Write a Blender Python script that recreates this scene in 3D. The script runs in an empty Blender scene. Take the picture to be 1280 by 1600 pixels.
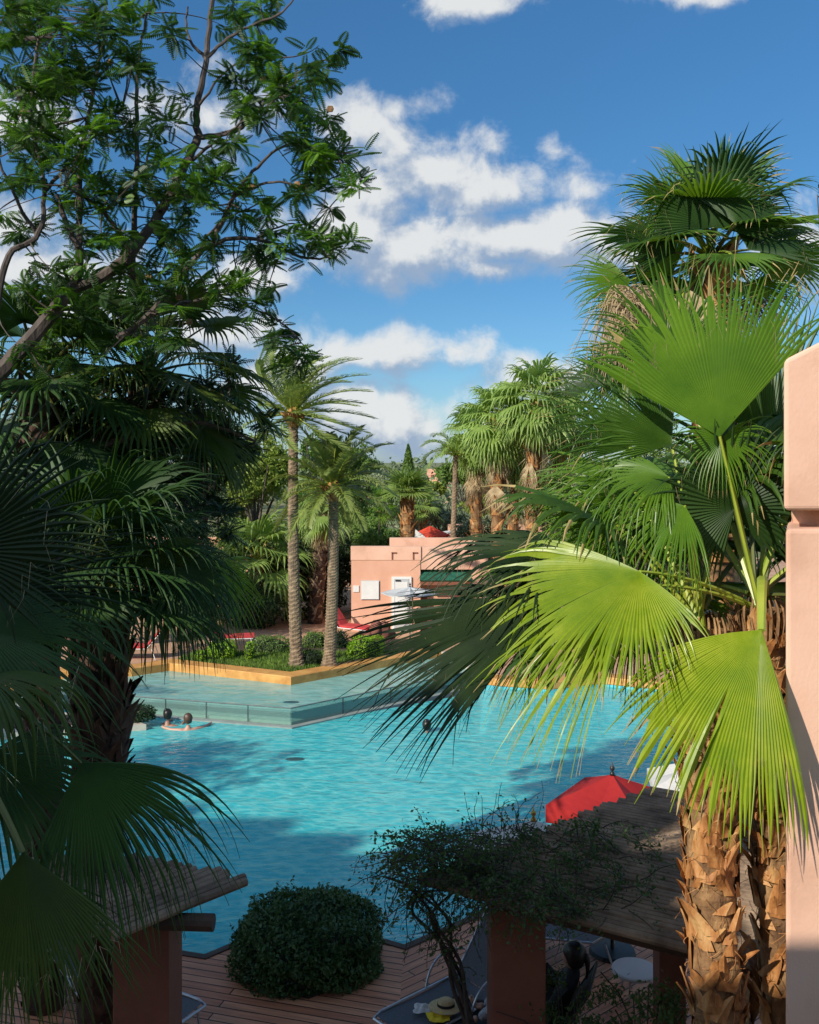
import bpy, math, random
import numpy as np
from mathutils import Vector, Matrix
from mathutils.geometry import tessellate_polygon

RS = np.random.RandomState(7)
random.seed(7)
sc = bpy.context.scene
C = sc.collection
F = 1500.0; HZ = 720.0; CH = 6.5          # focal length in photo pixels, horizon row, eye height

def at(px, py, Y):
    return np.array([(px-640)/F*Y, Y, CH-(py-HZ)/F*Y])
def gp(px, py, z=0.0):
    Y = (CH-z)/(py-HZ)*F
    return np.array([(px-640)/F*Y, Y, z])
def V3(*a): return np.array(a, float)
def unit(v):
    v = np.asarray(v, float); return v/(np.linalg.norm(v)+1e-12)

# ------------------------------------------------------------------ materials
MATS = {}
def nodes_of(m):
    m.use_nodes = True
    nt = m.node_tree; nt.nodes.clear()
    return nt, nt.nodes, nt.links
def rgba(c): return (c[0], c[1], c[2], 1)
def pm(name, c1, c2=None, scale=4.0, rough=0.6, bump=0.0, bscale=None, transl=0.0, tcol=None, metal=0.0,
       detail=6.0, spec=0.5, stretch=None, rnd=0.0, dist=0.02, c3=None):
    """principled material with noise-driven colour variation, optional translucency (leaves, cloth)"""
    m = bpy.data.materials.new(name); nt, N, L = nodes_of(m)
    out = N.new('ShaderNodeOutputMaterial'); p = N.new('ShaderNodeBsdfPrincipled')
    p.inputs['Roughness'].default_value = rough; p.inputs['Metallic'].default_value = metal
    p.inputs['Specular IOR Level'].default_value = spec
    tc = N.new('ShaderNodeTexCoord'); mp = N.new('ShaderNodeMapping')
    L.new(tc.outputs['Object'], mp.inputs['Vector'])
    if stretch: mp.inputs['Scale'].default_value = stretch
    no = N.new('ShaderNodeTexNoise'); no.inputs['Scale'].default_value = scale; no.inputs['Detail'].default_value = detail
    no.inputs['Roughness'].default_value = 0.6
    L.new(mp.outputs[0], no.inputs['Vector'])
    cr = N.new('ShaderNodeValToRGB'); L.new(no.outputs['Fac'], cr.inputs['Fac'])
    cr.color_ramp.elements[0].position = 0.33; cr.color_ramp.elements[1].position = 0.68
    cr.color_ramp.elements[0].color = rgba(c1); cr.color_ramp.elements[1].color = rgba(c2 or c1)
    if c3:
        e = cr.color_ramp.elements.new(0.5); e.color = rgba(c3)
    col = cr.outputs['Color']
    if rnd:
        oi = N.new('ShaderNodeObjectInfo'); hs = N.new('ShaderNodeHueSaturation')
        mr = N.new('ShaderNodeMapRange'); mr.inputs['To Min'].default_value = 1-rnd; mr.inputs['To Max'].default_value = 1+rnd
        L.new(oi.outputs['Random'], mr.inputs['Value']); L.new(mr.outputs[0], hs.inputs['Value'])
        L.new(col, hs.inputs['Color']); col = hs.outputs['Color']
    L.new(col, p.inputs['Base Color'])
    if bump:
        nb = N.new('ShaderNodeTexNoise'); nb.inputs['Scale'].default_value = bscale or scale*4; nb.inputs['Detail'].default_value = 5
        L.new(mp.outputs[0], nb.inputs['Vector'])
        b = N.new('ShaderNodeBump'); b.inputs['Strength'].default_value = bump; b.inputs['Distance'].default_value = dist
        L.new(nb.outputs['Fac'], b.inputs['Height']); L.new(b.outputs[0], p.inputs['Normal'])
    if transl:
        t = N.new('ShaderNodeBsdfTranslucent'); mx = N.new('ShaderNodeMixShader'); mx.inputs[0].default_value = transl
        if tcol:
            mc = N.new('ShaderNodeMix'); mc.data_type = 'RGBA'; mc.inputs[0].default_value = 0.75
            L.new(col, mc.inputs[6]); mc.inputs[7].default_value = rgba(tcol); L.new(mc.outputs[2], t.inputs['Color'])
        else: L.new(col, t.inputs['Color'])
        L.new(p.outputs[0], mx.inputs[1]); L.new(t.outputs[0], mx.inputs[2]); L.new(mx.outputs[0], out.inputs[0])
    else: L.new(p.outputs[0], out.inputs[0])
    MATS[name] = m
    return m

M = {}
# leaves; sunlit and shaded tones are put into separate colours
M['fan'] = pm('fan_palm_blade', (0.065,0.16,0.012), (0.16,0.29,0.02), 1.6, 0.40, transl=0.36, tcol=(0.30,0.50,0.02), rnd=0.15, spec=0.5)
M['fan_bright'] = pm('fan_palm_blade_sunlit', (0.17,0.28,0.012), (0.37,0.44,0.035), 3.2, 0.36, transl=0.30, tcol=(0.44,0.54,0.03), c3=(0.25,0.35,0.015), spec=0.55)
M['fan_mid'] = pm('fan_palm_blade_mid', (0.035,0.095,0.012), (0.09,0.18,0.02), 1.8, 0.42, transl=0.30, tcol=(0.20,0.36,0.02), rnd=0.2)  # darker blades mixed in to paint shaded gaps in the crowns
M['fan_black'] = pm('fan_palm_blade_black_shade', (0.010,0.024,0.008), (0.026,0.050,0.012), 2.0, 0.55, transl=0.10, spec=0.25)  # shade of the left-reaching fronds painted as near-black green
M['fan_dark'] = pm('fan_palm_blade_deep_shade', (0.020,0.055,0.014), (0.045,0.10,0.020), 2.0, 0.52, transl=0.22, spec=0.3, tcol=(0.10,0.22,0.02), rnd=0.25)  # darker copy of the blade with shade in its colour
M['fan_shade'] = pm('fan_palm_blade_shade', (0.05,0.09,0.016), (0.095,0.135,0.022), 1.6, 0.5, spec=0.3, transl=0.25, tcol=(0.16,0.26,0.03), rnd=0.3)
M['fan_far'] = pm('fan_palm_blade_far', (0.17,0.28,0.05), (0.33,0.44,0.12), 2.5, 0.5, transl=0.35, tcol=(0.35,0.5,0.08), rnd=0.2)  # lighter copy, distance haze put into the colour
M['date'] = pm('date_palm_leaflet', (0.16,0.23,0.055), (0.36,0.42,0.12), 1.6, 0.45, transl=0.3, tcol=(0.35,0.42,0.08), rnd=0.15)
M['dead'] = pm('dry_palm_thatch', (0.36,0.25,0.13), (0.68,0.53,0.32), 5, 0.8, transl=0.3)
M['drytip'] = pm('dry_leaf_tip', (0.22,0.17,0.05), (0.40,0.30,0.12), 6, 0.7)
M['petiole'] = pm('palm_petiole', (0.22,0.32,0.03), (0.40,0.42,0.06), 2, 0.4)
M['petiole_dk'] = pm('palm_petiole_shaded', (0.07,0.10,0.02), (0.14,0.14,0.03), 2, 0.45)  # darker copy for the stalks of shaded fronds
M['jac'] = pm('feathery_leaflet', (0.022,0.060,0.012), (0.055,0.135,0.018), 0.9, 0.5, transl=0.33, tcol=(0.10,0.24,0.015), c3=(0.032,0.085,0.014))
M['jac_sunlit'] = pm('feathery_leaflet_sunlit', (0.07,0.19,0.012), (0.16,0.33,0.02), 0.9, 0.45, transl=0.4, tcol=(0.22,0.45,0.02))  # sunlit highlights painted as a brighter leaflet copy
M['jac_shade'] = pm('feathery_leaflet_shaded', (0.010,0.030,0.011), (0.028,0.065,0.014), 0.9, 0.5, transl=0.25, tcol=(0.05,0.12,0.02))  # shade of the lower foliage painted as a darker leaflet copy
M['bark'] = pm('grey_branch_bark', (0.045,0.034,0.028), (0.13,0.10,0.085), 9, 0.85, bump=0.5, bscale=30, stretch=(1,1,0.3))
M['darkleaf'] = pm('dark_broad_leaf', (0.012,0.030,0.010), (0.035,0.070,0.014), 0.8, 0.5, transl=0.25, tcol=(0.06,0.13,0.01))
M['midleaf'] = pm('mid_green_leaf', (0.08,0.16,0.03), (0.18,0.29,0.05), 0.6, 0.5, transl=0.3, tcol=(0.18,0.30,0.03), rnd=0.2)
M['olive'] = pm('olive_grey_leaf', (0.17,0.22,0.12), (0.32,0.37,0.22), 0.7, 0.6, transl=0.2, rnd=0.15)
M['yelleaf'] = pm('yellow_green_leaf', (0.16,0.26,0.03), (0.32,0.38,0.06), 0.8, 0.5, transl=0.3)
M['farleaf'] = pm('distant_leaf', (0.10,0.15,0.07), (0.20,0.25,0.12), 0.12, 0.7)  # paler greens paint the haze over far trees
M['hedge'] = pm('hedge_leaf', (0.20,0.40,0.012), (0.40,0.62,0.025), 1.5, 0.5, transl=0.3, tcol=(0.25,0.5,0.02))
M['bush'] = pm('bush_leaf', (0.03,0.085,0.022), (0.07,0.15,0.035), 2.0, 0.45, transl=0.2, tcol=(0.06,0.14,0.02))
M['bush2'] = pm('bush_new_leaf', (0.06,0.13,0.03), (0.12,0.20,0.05), 2.0, 0.45, transl=0.2)
M['vine'] = pm('vine_leaf', (0.035,0.085,0.022), (0.08,0.15,0.03), 2.0, 0.5, transl=0.25, tcol=(0.10,0.20,0.02))
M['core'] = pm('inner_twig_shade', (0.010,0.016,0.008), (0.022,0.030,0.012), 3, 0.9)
M['twig'] = pm('vine_twig', (0.03,0.024,0.018), (0.08,0.06,0.045), 12, 0.85)
M['grass'] = pm('lawn_blade', (0.07,0.16,0.015), (0.20,0.32,0.04), 1.2, 0.6, transl=0.3)
# trunks
def trunk_mat(name, c1, c2, c3, ring=26, bump=0.6):
    m = pm(name, c1, c2, 7, 0.85, c3=c3, bump=bump, bscale=40, stretch=(1,1,0.6), dist=0.03)
    return m
M['datetrunk'] = trunk_mat('date_palm_bark', (0.13,0.09,0.055), (0.36,0.26,0.16), (0.23,0.16,0.10))
M['fantrunk'] = trunk_mat('fan_palm_fibre', (0.12,0.06,0.028), (0.42,0.25,0.11), (0.24,0.13,0.055))
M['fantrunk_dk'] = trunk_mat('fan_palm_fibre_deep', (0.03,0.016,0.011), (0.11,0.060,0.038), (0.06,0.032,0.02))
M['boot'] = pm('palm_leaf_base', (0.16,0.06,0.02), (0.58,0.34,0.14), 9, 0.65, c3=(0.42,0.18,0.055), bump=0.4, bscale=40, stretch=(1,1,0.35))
M['boot_dk'] = pm('palm_leaf_base_shaded', (0.035,0.017,0.011), (0.12,0.06,0.035), 8, 0.8)  # darker copy carrying the shade of the left palms
# hard things
M['stucco'] = pm('terracotta_stucco', (0.70,0.375,0.25), (0.80,0.45,0.315), 1.3, 0.9, bump=0.35, bscale=55, dist=0.012)
M['stucco_pale'] = pm('pale_terracotta_stucco', (0.60,0.34,0.23), (0.85,0.54,0.40), 0.7, 0.9, bump=0.5, bscale=38, dist=0.004, detail=12, c3=(0.80,0.48,0.345))
M['column'] = pm('brick_red_render', (0.20,0.070,0.042), (0.28,0.105,0.062), 2, 0.9, bump=0.3, bscale=60, dist=0.01)
M['white'] = pm('white_paint', (0.74,0.74,0.72), (0.82,0.82,0.80), 3, 0.5)
M['ochre'] = pm('ochre_stained_timber', (0.48,0.215,0.05), (0.72,0.38,0.11), 3, 0.55, stretch=(1,1,1), bump=0.2, bscale=30)
M['stone'] = pm('pool_coping_stone', (0.50,0.44,0.36), (0.64,0.58,0.49), 3, 0.7, bump=0.2)
M['poles'] = pm('weathered_pole_wood', (0.14,0.088,0.055), (0.38,0.265,0.175), 3, 0.75, bump=0.4, bscale=40, stretch=(1,1,1))
M['beam'] = pm('dark_beam_wood', (0.05,0.03,0.02), (0.10,0.062,0.042), 3, 0.7, bump=0.3)
M['redcloth'] = pm('red_canvas', (0.36,0.012,0.014), (0.50,0.022,0.022), 2, 0.8, transl=0.2, bump=0.15, bscale=8)
M['orangecloth'] = pm('orange_red_canvas', (0.72,0.06,0.03), (0.80,0.09,0.04), 2, 0.8, transl=0.2)
M['whitecloth'] = pm('white_canvas', (0.72,0.70,0.66), (0.80,0.78,0.74), 2, 0.8, transl=0.2, bump=0.15, bscale=8)
M['greycloth'] = pm('pale_grey_canvas', (0.52,0.54,0.55), (0.60,0.62,0.63), 2, 0.8, transl=0.15)
M['metal'] = pm('brushed_grey_metal', (0.42,0.43,0.45), (0.52,0.53,0.55), 10, 0.35, metal=0.7)
M['darkmetal'] = pm('dark_metal', (0.03,0.03,0.032), (0.05,0.05,0.052), 10, 0.4, metal=0.5)
M['sling'] = pm('grey_mesh_sling', (0.085,0.095,0.11), (0.13,0.14,0.155), 60, 0.8)
M['darksling'] = pm('dark_mesh_sling', (0.022,0.024,0.028), (0.04,0.042,0.046), 60, 0.8)
M['redcushion'] = pm('red_cushion_cloth', (0.45,0.03,0.035), (0.60,0.06,0.06), 4, 0.85, bump=0.2)
M['brass'] = pm('brass_finial', (0.45,0.27,0.06), (0.60,0.38,0.10), 10, 0.35, metal=0.8)
M['greentile'] = pm('green_glazed_tile', (0.012,0.075,0.045), (0.03,0.14,0.08), 8, 0.3)
M['boulder'] = pm('red_brown_rock', (0.16,0.055,0.04), (0.34,0.14,0.10), 4, 0.9, bump=0.6, bscale=12)
M['boulder2'] = pm('tan_rock', (0.33,0.22,0.15), (0.50,0.36,0.25), 4, 0.9, bump=0.6, bscale=12)
M['skin'] = pm('skin', (0.50,0.27,0.19), (0.58,0.33,0.24), 6, 0.5)
M['skin2'] = pm('skin_tan', (0.30,0.15,0.10), (0.36,0.19,0.13), 6, 0.5)
M['hair'] = pm('dark_hair', (0.010,0.008,0.007), (0.025,0.018,0.014), 40, 0.4)
M['hair2'] = pm('brown_hair', (0.05,0.025,0.014), (0.10,0.05,0.028), 40, 0.45)
M['straw'] = pm('woven_straw', (0.50,0.36,0.17), (0.68,0.53,0.28), 60, 0.8, bump=0.4, bscale=120)
M['yellow'] = pm('yellow_cloth', (0.72,0.50,0.01), (0.85,0.63,0.03), 6, 0.8, bump=0.3)
M['black'] = pm('black_cloth', (0.010,0.010,0.012), (0.022,0.022,0.024), 8, 0.8)
M['check'] = pm('pale_checked_cloth', (0.12,0.16,0.22), (0.50,0.52,0.55), 40, 0.85)
M['soil'] = pm('planting_soil', (0.035,0.022,0.014), (0.09,0.055,0.035), 8, 0.95, bump=0.6)
M['paving'] = pm('terracotta_paving', (0.42,0.235,0.135), (0.58,0.35,0.22), 2.2, 0.85, bump=0.3, bscale=30)
M['ground'] = pm('dry_garden_earth', (0.16,0.13,0.06), (0.30,0.24,0.13), 0.3, 0.95, bump=0.4, c3=(0.14,0.17,0.06))
M['hill'] = pm('hazy_hill', (0.20,0.24,0.26), (0.26,0.29,0.30), 0.01, 1.0)
M['footing'] = pm('grey_tile_sill', (0.20,0.24,0.23), (0.30,0.34,0.32), 3, 0.8)
M['grate'] = pm('teal_grey_grate', (0.03,0.09,0.10), (0.05,0.13,0.14), 6, 0.6)
M['railmetal'] = pm('dull_rail_metal', (0.10,0.13,0.13), (0.16,0.20,0.20), 6, 0.7)
M['rope'] = M['darkmetal']

def deck_mat(name, ang, c1=(0.60,0.23,0.12), c2=(0.78,0.35,0.19)):
    m = bpy.data.materials.new(name); nt, N, L = nodes_of(m)
    out = N.new('ShaderNodeOutputMaterial'); p = N.new('ShaderNodeBsdfPrincipled'); p.inputs['Roughness'].default_value = 0.55
    tc = N.new('ShaderNodeTexCoord'); mp = N.new('ShaderNodeMapping'); mp.inputs['Rotation'].default_value = (0,0,-ang)
    mp.vector_type = 'POINT'
    L.new(tc.outputs['Object'], mp.inputs['Vector'])
    br = N.new('ShaderNodeTexBrick'); br.inputs['Scale'].default_value = 1.0
    br.inputs['Brick Width'].default_value = 5.2; br.inputs['Row Height'].default_value = 0.135
    br.inputs['Mortar Size'].default_value = 0.0085; br.inputs['Mortar Smooth'].default_value = 0.15
    br.inputs['Color1'].default_value = rgba(c1); br.inputs['Color2'].default_value = rgba(c2); br.inputs['Mortar'].default_value = (0.02,0.012,0.008,1)
    L.new(mp.outputs[0], br.inputs['Vector'])
    no = N.new('ShaderNodeTexNoise'); no.inputs['Scale'].default_value = 3; no.inputs['Detail'].default_value = 8
    m2 = N.new('ShaderNodeMapping'); m2.inputs['Scale'].default_value = (0.7,9,1); L.new(mp.outputs[0], m2.inputs['Vector']); L.new(m2.outputs[0], no.inputs['Vector'])
    mx = N.new('ShaderNodeMix'); mx.data_type = 'RGBA'; mx.blend_type = 'MULTIPLY'; mx.inputs[0].default_value = 0.75
    mr = N.new('ShaderNodeMapRange'); mr.inputs['From Min'].default_value=.3; mr.inputs['From Max'].default_value=.7; mr.inputs['To Min'].default_value=.55; mr.inputs['To Max'].default_value=1.15
    L.new(no.outputs['Fac'], mr.inputs[0])
    L.new(br.outputs['Color'], mx.inputs[6]); L.new(mr.outputs[0], mx.inputs[7]); L.new(mx.outputs[2], p.inputs['Base Color'])
    b = N.new('ShaderNodeBump'); b.inputs['Strength'].default_value = 0.6; b.inputs['Distance'].default_value = 0.01; b.invert = True
    L.new(br.outputs['Fac'], b.inputs['Height']); L.new(b.outputs[0], p.inputs['Normal']); L.new(p.outputs[0], out.inputs[0])
    return m

def water_mat(name, body, body2, opac, tint, wscale=1.0, bump=0.5):
    m = bpy.data.materials.new(name); nt, N, L = nodes_of(m)
    out = N.new('ShaderNodeOutputMaterial')
    tc = N.new('ShaderNodeTexCoord'); mp = N.new('ShaderNodeMapping'); mp.inputs['Scale'].default_value = (0.75*wscale,1.5*wscale,1)
    L.new(tc.outputs['Object'], mp.inputs['Vector'])
    n1 = N.new('ShaderNodeTexNoise'); n1.inputs['Scale'].default_value = 3.2; n1.inputs['Detail'].default_value = 4; n1.inputs['Distortion'].default_value = 0.8
    n2 = N.new('ShaderNodeTexNoise'); n2.inputs['Scale'].default_value = 0.9; n2.inputs['Detail'].default_value = 3; n2.inputs['Distortion'].default_value = 0.6
    L.new(mp.outputs[0], n1.inputs['Vector']); L.new(mp.outputs[0], n2.inputs['Vector'])
    ad = N.new('ShaderNodeMath'); ad.operation = 'MULTIPLY_ADD'; ad.inputs[1].default_value = 2.2
    L.new(n2.outputs['Fac'], ad.inputs[0]); L.new(n1.outputs['Fac'], ad.inputs[2])
    b = N.new('ShaderNodeBump'); b.inputs['Strength'].default_value = bump; b.inputs['Distance'].default_value = 0.06
    L.new(ad.outputs[0], b.inputs['Height'])
    # rippled light network in the body colour
    v = N.new('ShaderNodeTexVoronoi'); v.feature = 'SMOOTH_F1'; v.inputs['Scale'].default_value = 2.6; v.inputs['Smoothness'].default_value=.4
    mxv = N.new('ShaderNodeVectorMath'); mxv.operation = 'MULTIPLY_ADD'; mxv.inputs[1].default_value=(0.5,0.5,0.5)
    L.new(n1.outputs['Color'], mxv.inputs[0]); L.new(mp.outputs[0], mxv.inputs[2]); L.new(mxv.outputs[0], v.inputs['Vector'])
    cr = N.new('ShaderNodeValToRGB'); cr.color_ramp.elements[0].position = 0.30; cr.color_ramp.elements[1].position = 0.72
    cr.color_ramp.elements[0].color = rgba(body); cr.color_ramp.elements[1].color = rgba(body2)
    L.new(v.outputs['Distance'], cr.inputs['Fac'])
    d = N.new('ShaderNodeBsdfDiffuse'); L.new(cr.outputs[0], d.inputs['Color']); L.new(b.outputs[0], d.inputs['Normal'])
    t = N.new('ShaderNodeBsdfTransparent'); t.inputs['Color'].default_value = rgba(tint)
    mx = N.new('ShaderNodeMixShader'); mx.inputs[0].default_value = opac
    L.new(t.outputs[0], mx.inputs[1]); L.new(d.outputs[0], mx.inputs[2])
    g = N.new('ShaderNodeBsdfGlossy'); g.inputs['Roughness'].default_value = 0.06; L.new(b.outputs[0], g.inputs['Normal'])
    fr = N.new('ShaderNodeFresnel'); fr.inputs['IOR'].default_value = 1.33; L.new(b.outputs[0], fr.inputs['Normal'])
    m2 = N.new('ShaderNodeMixShader'); L.new(fr.outputs[0], m2.inputs[0]); L.new(mx.outputs[0], m2.inputs[1]); L.new(g.outputs[0], m2.inputs[2])
    L.new(m2.outputs[0], out.inputs[0])
    return m
M['water'] = water_mat('pool_water', (0.055,0.56,0.61), (0.18,0.70,0.69), 0.80, (0.45,0.92,0.96), wscale=1.9, bump=0.38)
M['water_up'] = water_mat('shallow_pool_water', (0.30,0.64,0.58), (0.42,0.74,0.67), 0.66, (0.80,0.95,0.92), bump=0.3)
M['basin'] = pm('turquoise_mosaic', (0.06,0.42,0.52), (0.12,0.55,0.64), 6, 0.6)
M['basin_up'] = pm('pale_mosaic', (0.42,0.56,0.50), (0.52,0.66,0.58), 6, 0.6)
def glass_mat():
    m = bpy.data.materials.new('greenish_glass'); nt, N, L = nodes_of(m)
    out = N.new('ShaderNodeOutputMaterial'); t = N.new('ShaderNodeBsdfTransparent'); t.inputs[0].default_value = (0.87,0.95,0.93,1)
    g = N.new('ShaderNodeBsdfGlossy'); g.inputs['Roughness'].default_value = 0.03
    d = N.new('ShaderNodeBsdfDiffuse'); d.inputs[0].default_value = (0.36,0.58,0.54,1)
    m1 = N.new('ShaderNodeMixShader'); m1.inputs[0].default_value = 0.22; L.new(t.outputs[0], m1.inputs[1]); L.new(d.outputs[0], m1.inputs[2])
    fr = N.new('ShaderNodeFresnel'); fr.inputs['IOR'].default_value = 1.4
    m2 = N.new('ShaderNodeMixShader'); L.new(fr.outputs[0], m2.inputs[0]); L.new(m1.outputs[0], m2.inputs[1]); L.new(g.outputs[0], m2.inputs[2])
    L.new(m2.outputs[0], out.inputs[0]); return m
M['glass'] = glass_mat()

# ------------------------------------------------------------------ mesh collector
class MB:
    def __init__(s): s.v = []; s.f = []; s.n = 0
    def add(s, verts, faces, mat=0):
        verts = np.asarray(verts, float).reshape(-1,3)
        if isinstance(faces, np.ndarray):
            s.f.append((faces.astype(np.int64)+s.n, mat))
        else:
            by = {}
            for f in faces: by.setdefault(len(f), []).append(f)
            for k, fl in by.items(): s.f.append((np.array(fl, dtype=np.int64)+s.n, mat))
        s.v.append(verts); s.n += len(verts)
    def box(s, c, size, rz=0.0, mat=0, taper=1.0):
        hx, hy, hz = np.array(size)/2.0
        v = [(-hx,-hy,-hz),(hx,-hy,-hz),(hx,hy,-hz),(-hx,hy,-hz),(-hx*taper,-hy*taper,hz),(hx*taper,-hy*taper,hz),(hx*taper,hy*taper,hz),(-hx*taper,hy*taper,hz)]
        v = np.array(v); R = np.array([[math.cos(rz),-math.sin(rz),0],[math.sin(rz),math.cos(rz),0],[0,0,1]])
        s.add(v@R.T+np.array(c), [(0,3,2,1),(4,5,6,7),(0,1,5,4),(1,2,6,5),(2,3,7,6),(3,0,4,7)], mat)
    def tube(s, pts, rad, k=8, mat=0, cap=True, flat=1.0):
        pts = np.asarray(pts, float); n = len(pts)
        rad = np.full(n, rad) if np.isscalar(rad) else np.asarray(rad, float)
        tan = np.gradient(pts, axis=0); tan /= (np.linalg.norm(tan,axis=1)[:,None]+1e-9)
        up = np.array([0,0,1.0]) if abs(tan[0][2])<0.9 else np.array([1.0,0,0])
        a = np.cross(up, tan[0]); a = unit(a); vs = []
        for i in range(n):
            a = a - tan[i]*a.dot(tan[i]); a = unit(a); b = np.cross(tan[i], a)
            for j in range(k):
                t = 2*math.pi*j/k
                vs.append(pts[i]+rad[i]*(math.cos(t)*a+flat*math.sin(t)*b))
        fs = [(i*k+j, i*k+(j+1)%k, (i+1)*k+(j+1)%k, (i+1)*k+j) for i in range(n-1) for j in range(k)]
        s.add(vs, fs, mat)
        if cap: 
            s.add(vs[:k], [tuple(range(k-1,-1,-1))], mat); s.add(vs[-k:], [tuple(range(k))], mat)
    def lathe(s, prof, c=(0,0,0), k=24, mat=0, sx=1, sy=1):
        prof = np.asarray(prof, float); n = len(prof)
        vs = [(c[0]+r*sx*math.cos(2*math.pi*j/k), c[1]+r*sy*math.sin(2*math.pi*j/k), c[2]+z) for r, z in prof for j in range(k)]
        fs = [(i*k+j, i*k+(j+1)%k, (i+1)*k+(j+1)%k, (i+1)*k+j) for i in range(n-1) for j in range(k)]
        s.add(vs, fs, mat)
    def poly(s, pts, z, mat=0):
        pts = [(p[0],p[1],z) for p in pts]; s.add(pts, [tuple(range(len(pts)))], mat)
    def prism(s, pts, z0, z1, mat=0, bottom=False):
        n = len(pts)
        a = sum(pts[i][0]*pts[(i+1)%n][1]-pts[(i+1)%n][0]*pts[i][1] for i in range(n))
        if a < 0: pts = list(pts)[::-1]
        lo = [(p[0],p[1],z0) for p in pts]; hi = [(p[0],p[1],z1) for p in pts]
        fs = [(i,(i+1)%n,n+(i+1)%n,n+i) for i in range(n)]+[tuple(range(n,2*n))]
        if bottom: fs.append(tuple(range(n-1,-1,-1)))
        s.add(lo+hi, fs, mat)
    def build(s, name, mats, parent=None, smooth=False, bevel=0.0):
        me = bpy.data.meshes.new(name)
        v = np.concatenate(s.v) if s.v else np.zeros((0,3))
        org = np.array(ORG.get(parent.name, (0,0,0))) if parent else np.zeros(3)
        v = v-org
        me.vertices.add(len(v)); me.vertices.foreach_set('co', v.astype(np.float32).ravel())
        loops = np.concatenate([f.ravel() for f,_ in s.f]); tot = np.concatenate([np.full(len(f), f.shape[1]) for f,_ in s.f])
        start = np.concatenate([[0], np.cumsum(tot)[:-1]]); mi = np.concatenate([np.full(len(f), m) for f,m in s.f])
        me.loops.add(len(loops)); me.loops.foreach_set('vertex_index', loops.astype(np.int32))
        me.polygons.add(len(tot)); me.polygons.foreach_set('loop_start', start.astype(np.int32))
        me.polygons.foreach_set('material_index', mi.astype(np.int32))
        if smooth: me.polygons.foreach_set('use_smooth', np.ones(len(tot), bool))
        else: me.polygons.foreach_set('use_smooth', np.zeros(len(tot), bool))
        me.update(calc_edges=True); me.validate()
        for m in (mats if isinstance(mats,(list,tuple)) else [mats]): me.materials.append(m)
        o = bpy.data.objects.new(name, me); C.objects.link(o)
        if parent is not None: o.parent = parent
        ORG[o.name] = tuple(org)
        if bevel:
            b = o.modifiers.new('bevel','BEVEL'); b.width = bevel; b.segments = 3; b.limit_method = 'ANGLE'
            w = o.modifiers.new('weld','WELD'); 
            o.modifiers.move(1,0)
        return o
ORG = {}
def tag(o, label=None, cat=None, group=None, kind=None):
    if label: o['label'] = label
    if cat: o['category'] = cat
    if group: o['group'] = group
    if kind: o['kind'] = kind
    return o
def thing(name, loc, label, cat, group=None):
    o = bpy.data.objects.new(name, None); C.objects.link(o); o.empty_display_size = 0.1
    o.location = [float(x) for x in loc]; ORG[o.name] = tuple(o.location)
    return tag(o, label, cat, group)
def struct(o): return tag(o, kind='structure')
def copy_tree(root, loc, rz, label, dz=0):
    r = root.copy(); C.objects.link(r); r.location = loc; r.rotation_euler = (0,0,rz); r['label'] = label
    for ch in root.children:
        c = ch.copy(); C.objects.link(c); c.parent = r
        for g in ch.children:
            d = g.copy(); C.objects.link(d); d.parent = c
    return r
def bez(a, b, c, n=10):
    t = np.linspace(0,1,n)[:,None]; a,b,c = map(np.asarray,(a,b,c))
    return (1-t)**2*a+2*t*(1-t)*b+t*t*c

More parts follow.
